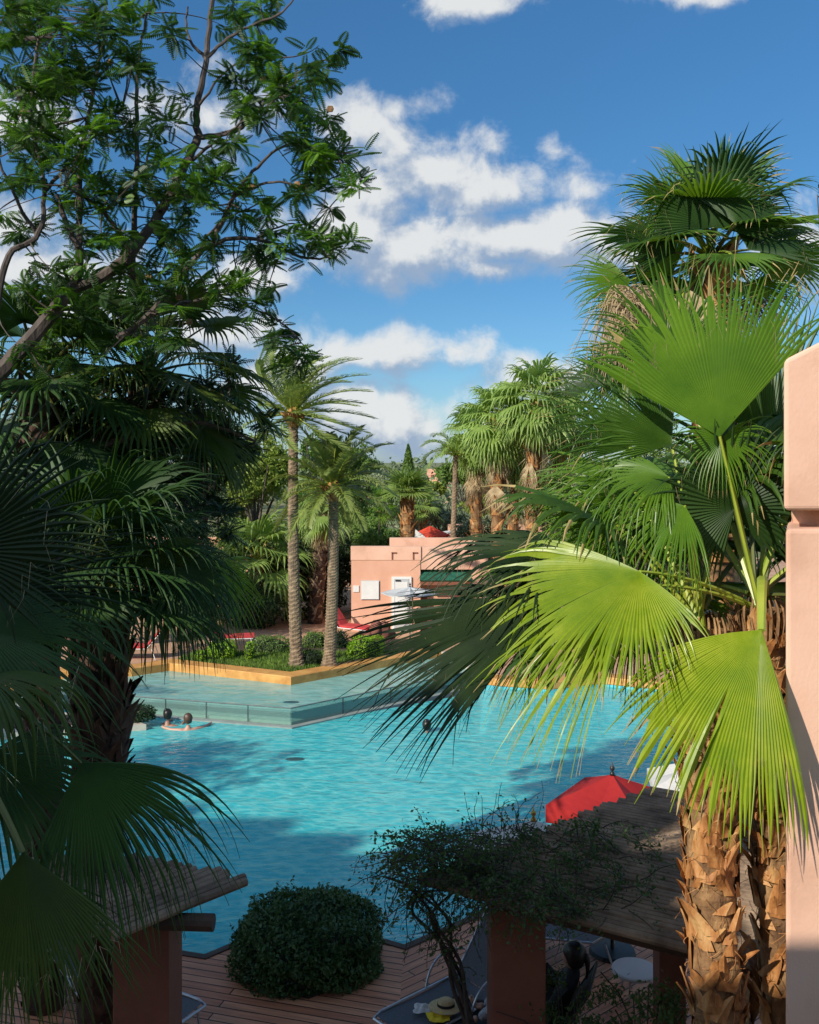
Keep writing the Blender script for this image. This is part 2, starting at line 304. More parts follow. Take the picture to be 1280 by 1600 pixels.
# ------------------------------------------------------------------ foliage generators
def fan(mb, hub, axis, nrm, R, n=46, spread=2.2, split=0.5, d1=0.15, d2=1.3, cup=0.12, mat=0, N=9, pleat=0.42, wob=0.05, seed=None, short=0.30, cut=None, tip=None):
    """palmate leaf: pleated segments joined to `split`, free and drooping beyond"""
    axis = unit(axis); nrm = np.asarray(nrm,float); nrm = unit(nrm-axis*nrm.dot(axis)); side = np.cross(nrm, axis)
    th = np.linspace(-spread, spread, n)
    if cut is not None: th = np.linspace(cut[0], cut[1], n); spread = (cut[1]-cut[0])/2
    L = R*((1-short)+short*np.cos(th*0.85))*(1+0.07*RS.randn(n)*0.6)
    jit = RS.randn(n,3)*wob
    d = np.cos(th)[:,None]*axis+np.sin(th)[:,None]*side+nrm*(cup*np.abs(np.sin(th))[:,None])
    d /= np.linalg.norm(d,axis=1)[:,None]
    P = np.zeros((n,N+1,3)); P[:,0] = hub; ts = np.linspace(0,1,N+1); D = np.zeros((n,N+1,3)); D[:,0] = d
    g2 = d2*RS.uniform(0.6,1.4,n); g2 = np.where(RS.rand(n)<0.07, g2*2.5+1.5, g2)
    sp = np.clip(split*(1+0.16*RS.randn(n)), 0.3, 0.85)
    cur = d.copy()
    for i in range(N):
        dt = ts[i+1]-ts[i]; t = ts[i]
        g = np.where(t < sp-0.06, d1, g2*(0.5+1.1*(t-sp).clip(0,1)))
        cur = cur+np.array([0,0,-1.0])*(g*dt*2)[:,None]
        if t > split: cur = cur+jit*dt*5
        cur /= np.linalg.norm(cur,axis=1)[:,None]
        P[:,i+1] = P[:,i]+cur*(L*dt)[:,None]; D[:,i+1] = cur
    lat = np.gradient(P,axis=0); ln = np.linalg.norm(lat,axis=2)
    lat0 = -np.sin(th)[:,None]*axis+np.cos(th)[:,None]*side
    si = max(1,int(round(split*N)))
    W = np.zeros((n,N+1)); LT = np.zeros_like(lat)
    for i in range(N+1):
        t = ts[i]
        l = lat[:,i] if (i>0 and i<=si) else (lat0 if i==0 else lat[:,si])
        l = l-D[:,i]*np.sum(l*D[:,i],axis=1)[:,None]; l /= (np.linalg.norm(l,axis=1)[:,None]+1e-9); LT[:,i] = l
        fused = 0.5*np.minimum(ln[:,i], 2.5*spread*2/n*L*max(t,0.001)) 
        ws = 0.5*np.minimum(ln[:,si], 2.5*spread*2/n*L*ts[si])
        free = ws*np.clip((1-t)/(1-sp),0,1)**0.75*0.80
        W[:,i] = np.where(t<=sp, fused*1.04, np.minimum(free, fused*0.9))
    W[:,0] = 0.004*R; W[:,-1] = 0.0012*R
    nn = np.cross(D, LT); 
    E1 = P-LT*W[:,:,None]-nn*(W*pleat)[:,:,None]; E2 = P+LT*W[:,:,None]-nn*(W*pleat)[:,:,None]
    vs = np.stack([E1,P,E2],axis=2).reshape(-1,3)
    k = np.arange(n)[:,None]*((N+1)*3); i = np.arange(N)[None,:]*3; b = (k+i).ravel()
    q1 = np.stack([b,b+1,b+4,b+3],axis=1); q2 = np.stack([b+1,b+2,b+5,b+4],axis=1)
    if tip is None: mb.add(vs, np.concatenate([q1,q2]), mat)
    else:
        seg = b//((N+1)*3); st = (b%((N+1)*3))//3; dry = RS.rand(n)<0.45; long_ = RS.rand(n)<0.10
        m_ = (dry[seg]&(st==N-1))|(long_[seg]&(st>=N-2)); off0 = mb.n
        mb.add(vs, np.concatenate([q1[~m_],q2[~m_]]), mat); mb.f.append((np.concatenate([q1[m_],q2[m_]])+off0, tip))
    return P

def frond(parent, base, hub, axis, nrm, R, mats, petw=0.022, lift=0.25, label=None, threads=True, **kw):
    mb = MB(); base = np.asarray(base); hub = np.asarray(hub)
    mid = (base+hub)/2+V3(0,0,lift*np.linalg.norm(hub-base))
    pp = bez(base, mid, hub, 12)
    mb.tube(pp, np.linspace(petw*1.5, petw*0.8, 12), 6, 1, flat=0.6)
    kw.setdefault('pleat',.75); P = fan(mb, hub, axis, nrm, R, tip=(None if mats[0].name in ('fan_palm_blade_deep_shade','fan_palm_blade_black_shade','fan_palm_blade_shade') else 3), **kw)
    # short pointed hastula at the hub
    if threads:   # pale curling filaments between the split tips
        for k in range(0,len(P),2):
            p = P[k, int(P.shape[1]*0.62)]; q = p+unit(RS.randn(3))*0.05*R; r = q+V3(RS.randn()*.04,RS.randn()*.04,-0.14)*R
            w = V3(0.0012,0.0005,0)
            mb.add([p-w,p+w,q+w,q-w,r+w*.5,r-w*.5], [(0,1,2,3),(3,2,4,5)], 2)
    o = mb.build('frond', [mats[0], mats[1], M['dead'], M['drytip']], parent)
    if label: o['label'] = label
    return o

def crown_fronds(center, n, R, pet, mat, parent=None, mb=None, emin=-50, emax=80, azc=None, azr=math.pi, seg=30, d2=1.4, mats=None, dn=8, skip=None, jitter=0.15, spread=2.0, N=7):
    """fronds in a golden-angle crown; each a part when parent given"""
    center = np.asarray(center, float)
    for i in range(n):
        f = (i+0.5)/n
        el = math.radians(emax+(emin-emax)*f+RS.uniform(-7,7)); az = i*2.39996+RS.uniform(-.2,.2)
        if azc is not None: az = azc+azr*(2*((i*0.618034)%1)-1)
        out = V3(math.cos(az),math.sin(az),0)
        d = out*math.cos(el)+V3(0,0,math.sin(el)); pl = pet*RS.uniform(.8,1.15)
        c1 = center+d*pl*0.55; hub = center+d*pl+V3(0,0,-0.22*pl*math.cos(el))
        ax = unit(hub-c1+out*0.15*pl); nr = np.cross(np.cross(ax, V3(0,0,1)), ax) if abs(ax[2])<0.98 else -out
        nr = unit(nr+RS.randn(3)*jitter)
        r = R*RS.uniform(.85,1.1)
        if skip and skip(hub, ax): continue
        if parent is not None:
            frond(parent, center+d*0.05, hub, ax, nr, r, (mats[i%len(mats)] if isinstance(mats,list) else mats) or (mat, M['petiole']), n=seg, d2=d2, lift=0.12, spread=spread, N=N, threads=False)
        else:
            mb.tube(bez(center, c1+V3(0,0,.04*pl), hub, 5), 0.018, 4, 1, cap=False)
            fan(mb, hub, ax, nr, r, n=seg, d2=d2, spread=spread, N=N)

def dead_skirt(mb, center, rad, length, n=14, mat=0, r=0.7):
    for i in range(n):
        az = RS.uniform(0,2*math.pi); out = V3(math.cos(az),math.sin(az),0); z = -RS.uniform(0,length)
        hub = center+out*rad+V3(0,0,z); fan(mb, hub, unit(out*0.25+V3(0,0,-1)), out, r*RS.uniform(.6,1.1), n=16, spread=0.9, d2=1.5, N=5, mat=mat, wob=.12)

def pinnate(mb, base, d, L, g=1.0, wind=V3(0,0,0), n=60, ll=0.42, mat=0, rmat=1):
    N = 16; P = [np.asarray(base,float)]; cur = unit(d); T=[cur]
    for i in range(N):
        t = i/N
        cur = unit(cur+(V3(0,0,-g)*(0.35+t)+wind*(0.3+t))*(1.6/N)); P.append(P[-1]+cur*L/N); T.append(cur)
    P = np.array(P); T = np.array(T)
    mb.tube(P[::2], np.linspace(0.03,0.006,len(P[::2])), 4, rmat, cap=False)
    vs = []; fs = []
    tt = np.linspace(0.10,0.995,n)
    for k,t in enumerate(tt):
        x = t*N; i = min(int(x),N-1); p = P[i]+(P[i+1]-P[i])*(x-i); T_ = T[i]
        side = np.cross(T_, V3(0,0,1)); side = unit(side) if np.linalg.norm(side)>.05 else V3(1,0,0); up = np.cross(side, T_)
        l = ll*(math.sin(math.pi*(0.12+0.80*t))**0.6)*RS.uniform(.85,1.1)
        for s in (-1,1):
            dd = unit(T_*(0.55+0.6*t)+side*s*0.8+up*RS.uniform(-.05,.5)+RS.randn(3)*.06)
            m = p+dd*l*0.55; e = m+unit(dd+V3(0,0,-0.55)*g+wind*0.7)*l*0.45
            w = unit(np.cross(dd, up+side*.3))*0.022
            b = len(vs); vs += [p-w*.5,p+w*.5,m+w,m-w,e+w*.1,e-w*.1]; fs += [(b,b+1,b+2,b+3),(b+3,b+2,b+4,b+5)]
    mb.add(vs, np.array(fs), mat)

def leafcards(mb, P, size, mat=0, aspect=0.5, up=0.0, nrm=None, sizevar=0.35):
    """one folded diamond leaf per point"""
    n = len(P); a = RS.randn(n,3); a /= np.linalg.norm(a,axis=1)[:,None]
    b = RS.randn(n,3)
    if nrm is not None: b = np.cross(a, nrm+RS.randn(n,3)*0.6)
    b -= a*np.sum(a*b,axis=1)[:,None]; b /= np.linalg.norm(b,axis=1)[:,None]
    c = np.cross(a,b); s = (size*(1+sizevar*RS.randn(n)).clip(.4,1.8))[:,None]
    p0 = P-a*s*0.5; p1 = P+a*s*0.5; q0 = P+b*s*aspect*0.5+c*s*0.08; q1 = P-b*s*aspect*0.5+c*s*0.08
    vs = np.stack([p0,q0,p1,q1],axis=1).reshape(-1,3); f = np.arange(n*4).reshape(-1,4)
    mb.add(vs, f, mat)

def blob_points(c, r, n, shell=0.55, lump=0.25, seed=0):
    """points filling a lumpy ellipsoid, denser toward the surface, in clumps"""
    c = np.asarray(c); r = np.asarray(r)*np.ones(3)
    nc = max(10, n//45)
    u = RS.randn(nc,3); u /= np.linalg.norm(u,axis=1)[:,None]
    rad = (shell+(1-shell)*RS.rand(nc)**0.6)*(1+lump*RS.randn(nc)*0.5)
    cc = u*rad[:,None]
    idx = RS.randint(0,nc,n); off = RS.randn(n,3)*0.13
    return c+(cc[idx]+off)*r

def lumpy(mb, c, r, k=20, m=12, amp=0.12, mat=0):
    c = np.asarray(c); r = np.asarray(r)*np.ones(3); vs = []; ph = RS.rand(6)*6
    for i in range(m+1):
        th = math.pi*i/m
        for j in range(k):
            a = 2*math.pi*j/k
            q = 1+amp*(math.sin(3*a+ph[0]+2*th)+math.sin(5*a+ph[1]-3*th)*.6+math.sin(4*th+ph[2]+a)*.6)*math.sin(th)
            vs.append(c+r*q*np.array([math.sin(th)*math.cos(a),math.sin(th)*math.sin(a),math.cos(th)]))
    mb.add(vs, [(i*k+j,i*k+(j+1)%k,(i+1)*k+(j+1)%k,(i+1)*k+j) for i in range(m) for j in range(k)], mat)

def boot_trunk(mb, pts, rad, nboots, mat_core=0, mat_boot=1, size=0.22, top_r=None, out=0.55, fib=0):
    pts = np.asarray(pts,float); n = 60
    t = np.linspace(0,1,len(pts)); tt = np.linspace(0,1,n); P = np.stack([np.interp(tt,t,pts[:,k]) for k in range(3)],axis=1)
    rr = np.interp(tt,[0,1],[rad,top_r or rad])*(1+0.05*np.sin(np.arange(n)*1.3)+0.04*RS.randn(n))
    mb.tube(P, rr, 14, mat_core)
    for i in range(nboots):
        f = (i+0.5)/nboots; az = i*2.39996+RS.uniform(-.6,.6); f = min(1,max(0,f+RS.randn()*0.012)); p = np.array([np.interp(f,t,pts[:,k]) for k in range(3)])
        o = V3(math.cos(az),math.sin(az),0); s = V3(-math.sin(az),math.cos(az),0); r = np.interp(f,[0,1],[rad,top_r or rad])
        h = size*RS.uniform(.5,1.5); w = size*0.42*RS.uniform(.45,1.25); tw = RS.uniform(-.8,.8)
        vs = []; K = 5; cur = RS.uniform(.0,1.0)**1.5*1.2*out
        ragged = RS.uniform(-.3,.3)
        for k in range(K+1):
            u = k/K; ww = w*(1-u)**0.6*(1 if k<K else 0)+0.008; zz = h*(u-0.25); oo = r*0.97+0.015+cur*h*u**1.6
            c = p+o*oo+V3(0,0,zz)+s*(tw*h*u+ragged*w*u*u)
            vs += [c-s*ww-o*0.012, c+o*0.02*(1-u), c+s*ww-o*0.012]
        fs = [(3*k+a,3*k+a+1,3*k+a+4,3*k+a+3) for k in range(K) for a in (0,1)]
        mb.add(vs, fs, mat_boot)
    for i in range(fib):
        f = RS.rand(); az = RS.rand()*6.283; o = V3(math.cos(az),math.sin(az),0); sd2 = V3(-math.sin(az),math.cos(az),0)
        p = np.array([np.interp(f,t,pts[:,k]) for k in range(3)]); r = np.interp(f,[0,1],[rad,top_r or rad])
        a = p+o*(r+.01); e = a+sd2*RS.randn()*.07+o*RS.uniform(0,.06)+V3(0,0,RS.uniform(-.12,.14))
        mb.tube(bez(a,(a+e)/2+o*RS.uniform(.01,.05),e,5), .0022, 3, mat_boot, cap=False)

def ring_trunk(mb, pts, r0, r1, rows, mat=0, k=16, amp=0.20):
    """date palm stem with a spiral of diamond leaf scars"""
    pts = np.asarray(pts,float); t = np.linspace(0,1,len(pts)); n = rows*3
    tt = np.linspace(0,1,n); P = np.stack([np.interp(tt,t,pts[:,q]) for q in range(3)],axis=1)
    vs = []
    for i in range(n):
        r = r0+(r1-r0)*tt[i]
        if tt[i] < .06: r *= 1+.35*(1-tt[i]/.06)
        for j in range(k):
            a = 2*math.pi*j/k
            ph = (i/3.0*1.0+ (0.5 if (j//2)%2 else 0))%1.0
            q = 1+amp*(ph-0.4)+RS.uniform(-.02,.02)
            vs.append(P[i]+r*q*V3(math.cos(a),math.sin(a),0))
    mb.add(vs, [(i*k+j,i*k+(j+1)%k,(i+1)*k+(j+1)%k,(i+1)*k+j) for i in range(n-1) for j in range(k)], mat)

# ------------------------------------------------------------------ world, sun, camera
AZ = math.radians(45); EL = math.radians(30)          # light travels toward +X and +Y
sun_to = V3(-math.sin(AZ)*math.cos(EL), -math.cos(AZ)*math.cos(EL), math.sin(EL))
sd = bpy.data.lights.new('sun','SUN'); sd.energy = 5.0; sd.angle = math.radians(0.55); sd.color = (1.0,0.93,0.80)
so = bpy.data.objects.new('sun', sd); C.objects.link(so)
so.rotation_euler = Vector(sun_to).to_track_quat('Z','Y').to_euler(); so.location = (-20,-25,25)

CLOUDS = [ # px, py, rx, ry, weight
 (690,268,95,48,1.0),(745,300,95,45,1.0),(610,235,60,45,.75),(560,200,60,45,.75),(560,300,80,60,.85),(615,175,48,22,.42),
 (800,370,190,42,1.05),(650,385,170,55,1.1),(560,350,110,50,1.0),(905,365,95,42,1.0),(960,400,60,35,.8),(760,420,100,22,.75),
 (640,550,105,34,1.0),(560,555,70,32,.9),(710,550,55,32,.85),(480,570,60,40,.8),
 (815,600,85,36,.95),(610,660,95,52,1.0),(540,640,90,60,.9),(430,600,110,80,.95),(660,700,120,30,.7),
 (60,420,140,60,1.0),(130,470,130,60,.8),(20,360,80,40,.7),(400,440,110,40,.75),(330,180,100,60,.6),(360,520,90,60,.9),
 (740,5,75,28,.85),(1080,-8,70,18,.7),(870,235,34,14,.28),(905,296,46,22,.34),(770,232,45,25,.45),(790,660,70,40,.5),
 (1250,390,90,60,1.0),(1330,420,120,70,1.0),(30,200,110,60,.6)]
def make_world():
    w = bpy.data.worlds.new('World'); sc.world = w; w.use_nodes = True
    nt = w.node_tree; N = nt.nodes; L = nt.links; N.clear()
    out = N.new('ShaderNodeOutputWorld'); bg = N.new('ShaderNodeBackground'); bg.inputs['Strength'].default_value = 0.14
    sky = N.new('ShaderNodeTexSky'); sky.sky_type = 'NISHITA'; sky.sun_disc = False
    sky.sun_elevation = EL; sky.sun_rotation = math.atan2(sun_to[0], sun_to[1])
    sky.altitude = 400; sky.air_density = 1.0; sky.dust_density = 0.6; sky.ozone_density = 3.0
    tc = N.new('ShaderNodeTexCoord'); sx = N.new('ShaderNodeSeparateXYZ'); L.new(tc.outputs['Generated'], sx.inputs[0])
    def math_(op, a, b=None, c=None, clamp=False):
        n = N.new('ShaderNodeMath'); n.operation = op; n.use_clamp = clamp
        for i,x in enumerate((a,b,c)):
            if x is None: continue
            if isinstance(x,(int,float)): n.inputs[i].default_value = x
            else: L.new(x, n.inputs[i])
        return n.outputs[0]
    ay = math_('MAXIMUM', math_('ABSOLUTE', sx.outputs[1]), 0.03)
    u = math_('DIVIDE', sx.outputs[0], ay); v = math_('DIVIDE', sx.outputs[2], ay)
    cb = N.new('ShaderNodeCombineXYZ'); L.new(u, cb.inputs[0]); L.new(v, cb.inputs[1])
    def density(vec):
        acc = None
        for (px,py,rx,ry,wt) in CLOUDS:
            cu, cv, iu, iv = (px-640)/F, (720-py)/F, F/(rx*1.35), F/(ry*1.45)
            n = N.new('ShaderNodeVectorMath'); n.operation = 'MULTIPLY_ADD'; L.new(vec, n.inputs[0])
            n.inputs[1].default_value = (iu,iv,0); n.inputs[2].default_value = (-cu*iu,-cv*iv,0)
            l = N.new('ShaderNodeVectorMath'); l.operation = 'LENGTH'; L.new(n.outputs[0], l.inputs[0])
            d = math_('MULTIPLY_ADD', l.outputs['Value'], -wt, wt)
            acc = d if acc is None else math_('MAXIMUM', acc, d)
        acc = math_('MAXIMUM', acc, -0.6)
        n1 = N.new('ShaderNodeTexNoise'); n1.noise_dimensions = '2D'; n1.inputs['Scale'].default_value = 15; n1.inputs['Detail'].default_value = 11
        n1.inputs['Roughness'].default_value = 0.60; n1.inputs['Distortion'].default_value = 0.15; L.new(vec, n1.inputs['Vector'])
        return math_('MULTIPLY_ADD', math_('SUBTRACT', n1.outputs['Fac'], 0.5), 1.7, acc)
    D0 = density(cb.outputs[0])
    off = N.new('ShaderNodeVectorMath'); off.operation = 'ADD'; off.inputs[1].default_value = (-0.010,0.024,0); L.new(cb.outputs[0], off.inputs[0])
    D1 = density(off.outputs[0])
    alpha = N.new('ShaderNodeMapRange'); alpha.interpolation_type = 'SMOOTHSTEP'; L.new(D0, alpha.inputs[0])
    alpha.inputs['From Min'].default_value = -0.04; alpha.inputs['From Max'].default_value = 0.66
    alpha.inputs['To Max'].default_value = 0.95
    lit = N.new('ShaderNodeMapRange'); lit.interpolation_type='SMOOTHSTEP'
    L.new(math_('SUBTRACT', D0, D1), lit.inputs[0]); lit.inputs['From Min'].default_value = -0.34; lit.inputs['From Max'].default_value = 0.34
    cc = N.new('ShaderNodeMix'); cc.data_type = 'RGBA'; L.new(lit.outputs[0], cc.inputs[0])
    cc.inputs[6].default_value = (2.3,3.0,4.1,1); cc.inputs[7].default_value = (5.7,5.8,5.8,1)
    tint = N.new('ShaderNodeMix'); tint.data_type = 'RGBA'; tint.blend_type = 'MULTIPLY'; tint.inputs[0].default_value = 1
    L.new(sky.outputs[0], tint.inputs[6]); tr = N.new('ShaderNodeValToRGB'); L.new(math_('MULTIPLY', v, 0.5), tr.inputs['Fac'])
    e = tr.color_ramp.elements; e[0].position = 0.0; e[0].color = (.56,.70,.86,1); e[1].position = 0.6; e[1].color = (1.9,1.7,1.45,1)  # ramp top, above the view, brightened and warmed to lift the shade
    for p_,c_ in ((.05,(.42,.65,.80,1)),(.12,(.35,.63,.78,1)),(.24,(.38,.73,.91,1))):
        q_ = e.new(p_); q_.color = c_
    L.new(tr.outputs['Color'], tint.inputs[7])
    # haze toward the horizon
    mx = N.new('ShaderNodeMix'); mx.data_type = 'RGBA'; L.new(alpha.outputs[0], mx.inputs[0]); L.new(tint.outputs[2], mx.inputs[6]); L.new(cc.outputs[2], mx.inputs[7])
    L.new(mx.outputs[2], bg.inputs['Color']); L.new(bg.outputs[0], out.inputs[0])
make_world()

cd = bpy.data.cameras.new('camera'); cam = bpy.data.objects.new('camera', cd); C.objects.link(cam); sc.camera = cam
cam.location = (0,0,CH); cam.rotation_euler = (math.radians(90),0,0)
cd.sensor_fit = 'HORIZONTAL'; cd.sensor_width = 36; cd.lens = F/1280*36; cd.shift_y = -(800-HZ)/1280; cd.clip_start = 0.05; cd.clip_end = 6000
sc.view_settings.view_transform = 'Standard'; sc.view_settings.look = 'None'; sc.view_settings.exposure = 0
sc.render.engine = 'CYCLES'
sc.cycles.use_denoising = True
sc.cycles.max_bounces = 6; sc.cycles.diffuse_bounces = 3; sc.cycles.transparent_max_bounces = 12; sc.cycles.glossy_bounces = 3
sc.cycles.caustics_reflective = False; sc.cycles.caustics_refractive = False; sc.cycles.sample_clamp_indirect = 6

# ------------------------------------------------------------------ ground, pools, decks
main_pool = [(-3.05,12.45),(-2.63,12.33),(-1.54,13.42),(-0.07,12.58),(1.04,13.54),(9.0,20.4),(10.5,25.2),(6.84,27.08),(5.54,27.7),(3.96,27.0),(2.55,27.4),
             (-2.9,23.5),(-7.3,24.75),(-9.0,25.2),(-14,25.2),(-14,16.0),(-5.6,13.2)]
upper_pool = [(-2.9,23.5),(1.9,27.75),(1.0,30.2),(-1.24,28.2),(-3.26,26.4),(-7.05,28.2),(-7.94,27.46),(-10.5,27.0),(-10.5,25.75),(-7.3,24.75)]
# one combined outline for the hole in the ground
hole = [(-3.05,12.45),(-2.63,12.33),(-1.54,13.42),(-0.07,12.58),(1.04,13.54),(9.0,20.4),(10.5,25.2),(6.84,27.08),(5.54,27.7),(3.96,27.0),(2.55,27.4),(1.9,27.75),
        (1.0,30.2),(-1.24,28.2),(-3.26,26.4),(-7.05,28.2),(-7.94,27.46),(-10.5,27.0),(-14,27.0),(-14,16.0),(-5.6,13.2)]
def sheet_with_hole(name, outer, hole, z, mat):
    polys = [[Vector((x,y,0)) for x,y in outer],[Vector((x,y,0)) for x,y in hole]]
    tris = tessellate_polygon(polys); pts = [(p.x,p.y,z) for pl in polys for p in pl]
    fs = []
    for t in tris:
        a,b,c = [pts[i] for i in t]
        if (b[0]-a[0])*(c[1]-a[1])-(c[0]-a[0])*(b[1]-a[1]) < 0: t = (t[0],t[2],t[1])
        fs.append(tuple(t))
    mb = MB(); mb.add(pts, fs); return mb.build(name, mat)
struct(sheet_with_hole('ground', [(-3000,-3000),(3000,-3000),(3000,3000),(-3000,3000)], hole, 0.06, M['ground']))
struct(sheet_with_hole('garden_terrace', [(-40,27.6),(-14.5,27.3),(-14.4,12),(-14.3,11.9),(-14.3,27.1)][:0] or [(-45,20),(45,20),(45,60),(-45,60)],
       [], 0.0, M['ground'])) if False else None
mb = MB(); mb.poly(main_pool, 0.0); struct(mb.build('pool_water', M['water']))
mb = MB(); mb.poly(upper_pool, 0.33); struct(mb.build('shallow_pool_water', M['water_up']))
mb = MB(); mb.poly(hole, -1.35)
n = len(hole)
for i in range(n):
    a, b = hole[i], hole[(i+1)%n]; mb.add([(a[0],a[1],-1.35),(b[0],b[1],-1.35),(b[0],b[1],0.06),(a[0],a[1],0.06)], [(0,1,2,3)])
struct(mb.build('pool_basin', M['basin']))
mb = MB(); mb.prism([(x*0.998,y*1.0005) for x,y in upper_pool], -1.3, 0.10); struct(mb.build('shallow_pool_floor', M['basin_up']))

def strip(mb, line, w, z0, z1, side=1, mat=0):
    """low wall along a polyline, thickness w to one side"""
    P = [np.array(p,float) for p in line]; n = len(P); off = []
    for i in range(n):
        d1 = unit(P[i]-P[i-1]) if i else None; d2 = unit(P[i+1]-P[i]) if i<n-1 else None
        if d1 is None: d = d2; k = 1
        elif d2 is None: d = d1; k = 1
        else:
            d = unit(d1+d2); k = 1/max(0.3,abs(d.dot(d1)))
        off.append(P[i]+side*np.array([-d[1],d[0]])*w*k)
    for i in range(n-1):
        a,b,c,e = P[i],P[i+1],off[i+1],off[i]
        mb.prism([a,b,c,e], z0, z1, mat, bottom=True)
# timber ledges round the far pool edges
mb = MB(); strip(mb, [(-12.5,26.6),(-10.5,27.0),(-7.94,27.46),(-7.05,28.2),(-3.26,26.4),(-1.24,28.2),(1.0,30.2)], 0.55, 0.06, 0.56, 1)
tag(mb.build('timber_ledge', M['ochre'], bevel=0.02), 'ochre timber ledge behind the raised shallow pool in front of the garden bed', 'ledge')
mb = MB(); strip(mb, [(1.9,27.75),(2.55,27.4),(3.96,27.0),(5.54,27.7),(6.84,27.08),(10.5,25.2),(14,22)], 0.5, 0.06, 0.27, 1)
tag(mb.build('timber_ledge', M['ochre'], bevel=0.02), 'low orange timber ledge at the far right edge of the main pool', 'ledge')
mb = MB(); mb.prism([(1.9,27.75),(1.0,30.2),(1.3,30.3),(2.2,27.85)], 0.0, 0.5); tag(mb.build('pool_end_wall', M['stone']), 'short stone end wall between the shallow pool and the main pool', 'wall')
# white-grey footing under the glass
mb = MB(); strip(mb, [(-10.5,25.75),(-7.3,24.75),(-2.9,23.5),(1.9,27.75)], 0.22, -0.4, 0.035, -1)
tag(mb.build('glass_footing', M['footing']), 'pale stone sill under the glass balustrade at the waterline', 'sill')
g = thing('glass_balustrade', (-2.9,23.5,0), 'clear frameless glass balustrade with dark top rail between the two pools', 'balustrade')
def panels(A, B, n):
    A = np.array(A); B = np.array(B)
    for i in range(n):
        a = A+(B-A)*(i+.006)/n; b = A+(B-A)*(i+.994)/n; nn = unit(np.array([-(b-a)[1],(b-a)[0]]))*0.012
        m = MB(); m.prism([a-nn,b-nn,b+nn,a+nn], 0.04, 0.435, bottom=True); m.build('glass_panel', M['glass'], g)
        if i: 
            m = MB(); q = A+(B-A)*i/n; m.box((q[0],q[1],0.24),(0.025,0.025,0.40)); m.build('joint', M['darkmetal'], g)
panels((-10.5,25.72),(-7.3,24.72),2); panels((-7.3,24.72),(-2.9,23.47),4); panels((-2.9,23.47),(1.9,27.72),4)
m = MB(); m.tube([(-10.5,25.72,.45),(-7.3,24.72,.45),(-2.9,23.47,.45)],0.017,6); m.tube([(-2.9,23.47,.45),(1.9,27.72,.45)],0.017,6); m.build('top_rail', M['railmetal'], g)

# near deck: two sheets with boards laid in different directions
angR = math.atan2(0.96,1.11); angL = math.atan2(-0.12,0.42)
seam = (-0.55,9.0)
deckL = [(-14,5.5),(-0.3,5.5),(-0.07,12.58),(-1.54,13.42),(-2.63,12.33),(-3.05,12.45),(-5.6,13.2),(-14,16)]
deckR = [(-0.3,5.5),(16,5.5),(16,26.4),(9.0,20.4),(1.04,13.54),(-0.07,12.58)]
for pts, ang in ((deckL,angL),(deckR,angR)):
    mb = MB(); mb.prism(pts, -0.05, 0.15); struct(mb.build('deck', deck_mat('deck_boards', ang)))
mb = MB(); strip(mb, [(9.0,20.4),(1.04,13.54),(-0.07,12.58),(-1.54,13.42),(-2.63,12.33),(-3.05,12.45),(-5.6,13.2),(-14,16)], 0.10, -0.12, 0.165, 1)
struct(mb.build('deck_edge', M['beam']))
# garden terrace behind the far pools
terr = [(-14,27.55),(-10.5,27.55),(-8.1,28.0),(-7.1,28.75),(-3.26,27.0),(-1.5,28.8),(1.3,31.0),(2.2,28.3),(4.0,27.6),(5.6,28.25),(7.0,27.6),(10.8,25.7),(30,16),(40,62),(-40,62),(-40,20),(-14.5,20)]
mb = MB(); mb.prism(terr, 0.0, 0.24); struct(mb.build('paved_terrace', M['paving']))
bed = [(-7.0,29.0),(-3.26,27.15),(-1.6,28.9),(0.8,31.0),(-0.2,32.4),(-3.2,31.6),(-6.5,31.2)]
mb = MB(); mb.prism(bed, 0.2, 0.50); tag(struct(mb.build('garden_bed', M['soil'])))
mb = MB(); tris = []
def in_poly(x,y,poly):
    c=False; j=len(poly)-1
    for i in range(len(poly)):
        if (poly[i][1]>y)!=(poly[j][1]>y) and x<(poly[j][0]-poly[i][0])*(y-poly[i][1])/(poly[j][1]-poly[i][1])+poly[i][0]: c=not c
        j=i
    return c
pts = []
while len(pts) < 9000:
    x = RS.uniform(-7,1); y = RS.uniform(27,30.2)
    if in_poly(x,y,bed): pts.append((x,y,0.50))
P = np.array(pts); n = len(P); h = RS.uniform(.04,.12,n); a = RS.uniform(0,math.pi,n); s = np.stack([np.cos(a),np.sin(a),np.zeros(n)],1)*0.012
lean = RS.randn(n,3)*0.02; lean[:,2]=h
vs = np.stack([P-s,P+s,P+lean],1).reshape(-1,3); mb.add(vs, np.arange(n*3).reshape(-1,3))
tag(mb.build('lawn_grass', M['grass']), 'short green grass in the garden bed behind the shallow pool', 'grass', kind='stuff')

# left peninsula with planting
pen = [(-14,22.1),(-9.3,22.4),(-6.35,23.15),(-7.4,24.2),(-14,24.6)]
mb = MB(); mb.prism(pen, -1.3, 0.14); tag(struct(mb.build('pool_peninsula', M['stone'])))
mb = MB(); mb.prism([(-13.8,22.6),(-9.3,22.8),(-7.2,23.3),(-7.7,23.9),(-13.8,24.2)], 0.1, 0.17); struct(mb.build('planting_soil', M['soil']))
mb = MB(); mb.prism([(-14,16.0),(-8.0,18.6),(-7.6,19.2),(-9.5,19.9),(-14,20.3)], -1.3, 0.14); struct(mb.build('pool_step', M['stone']))

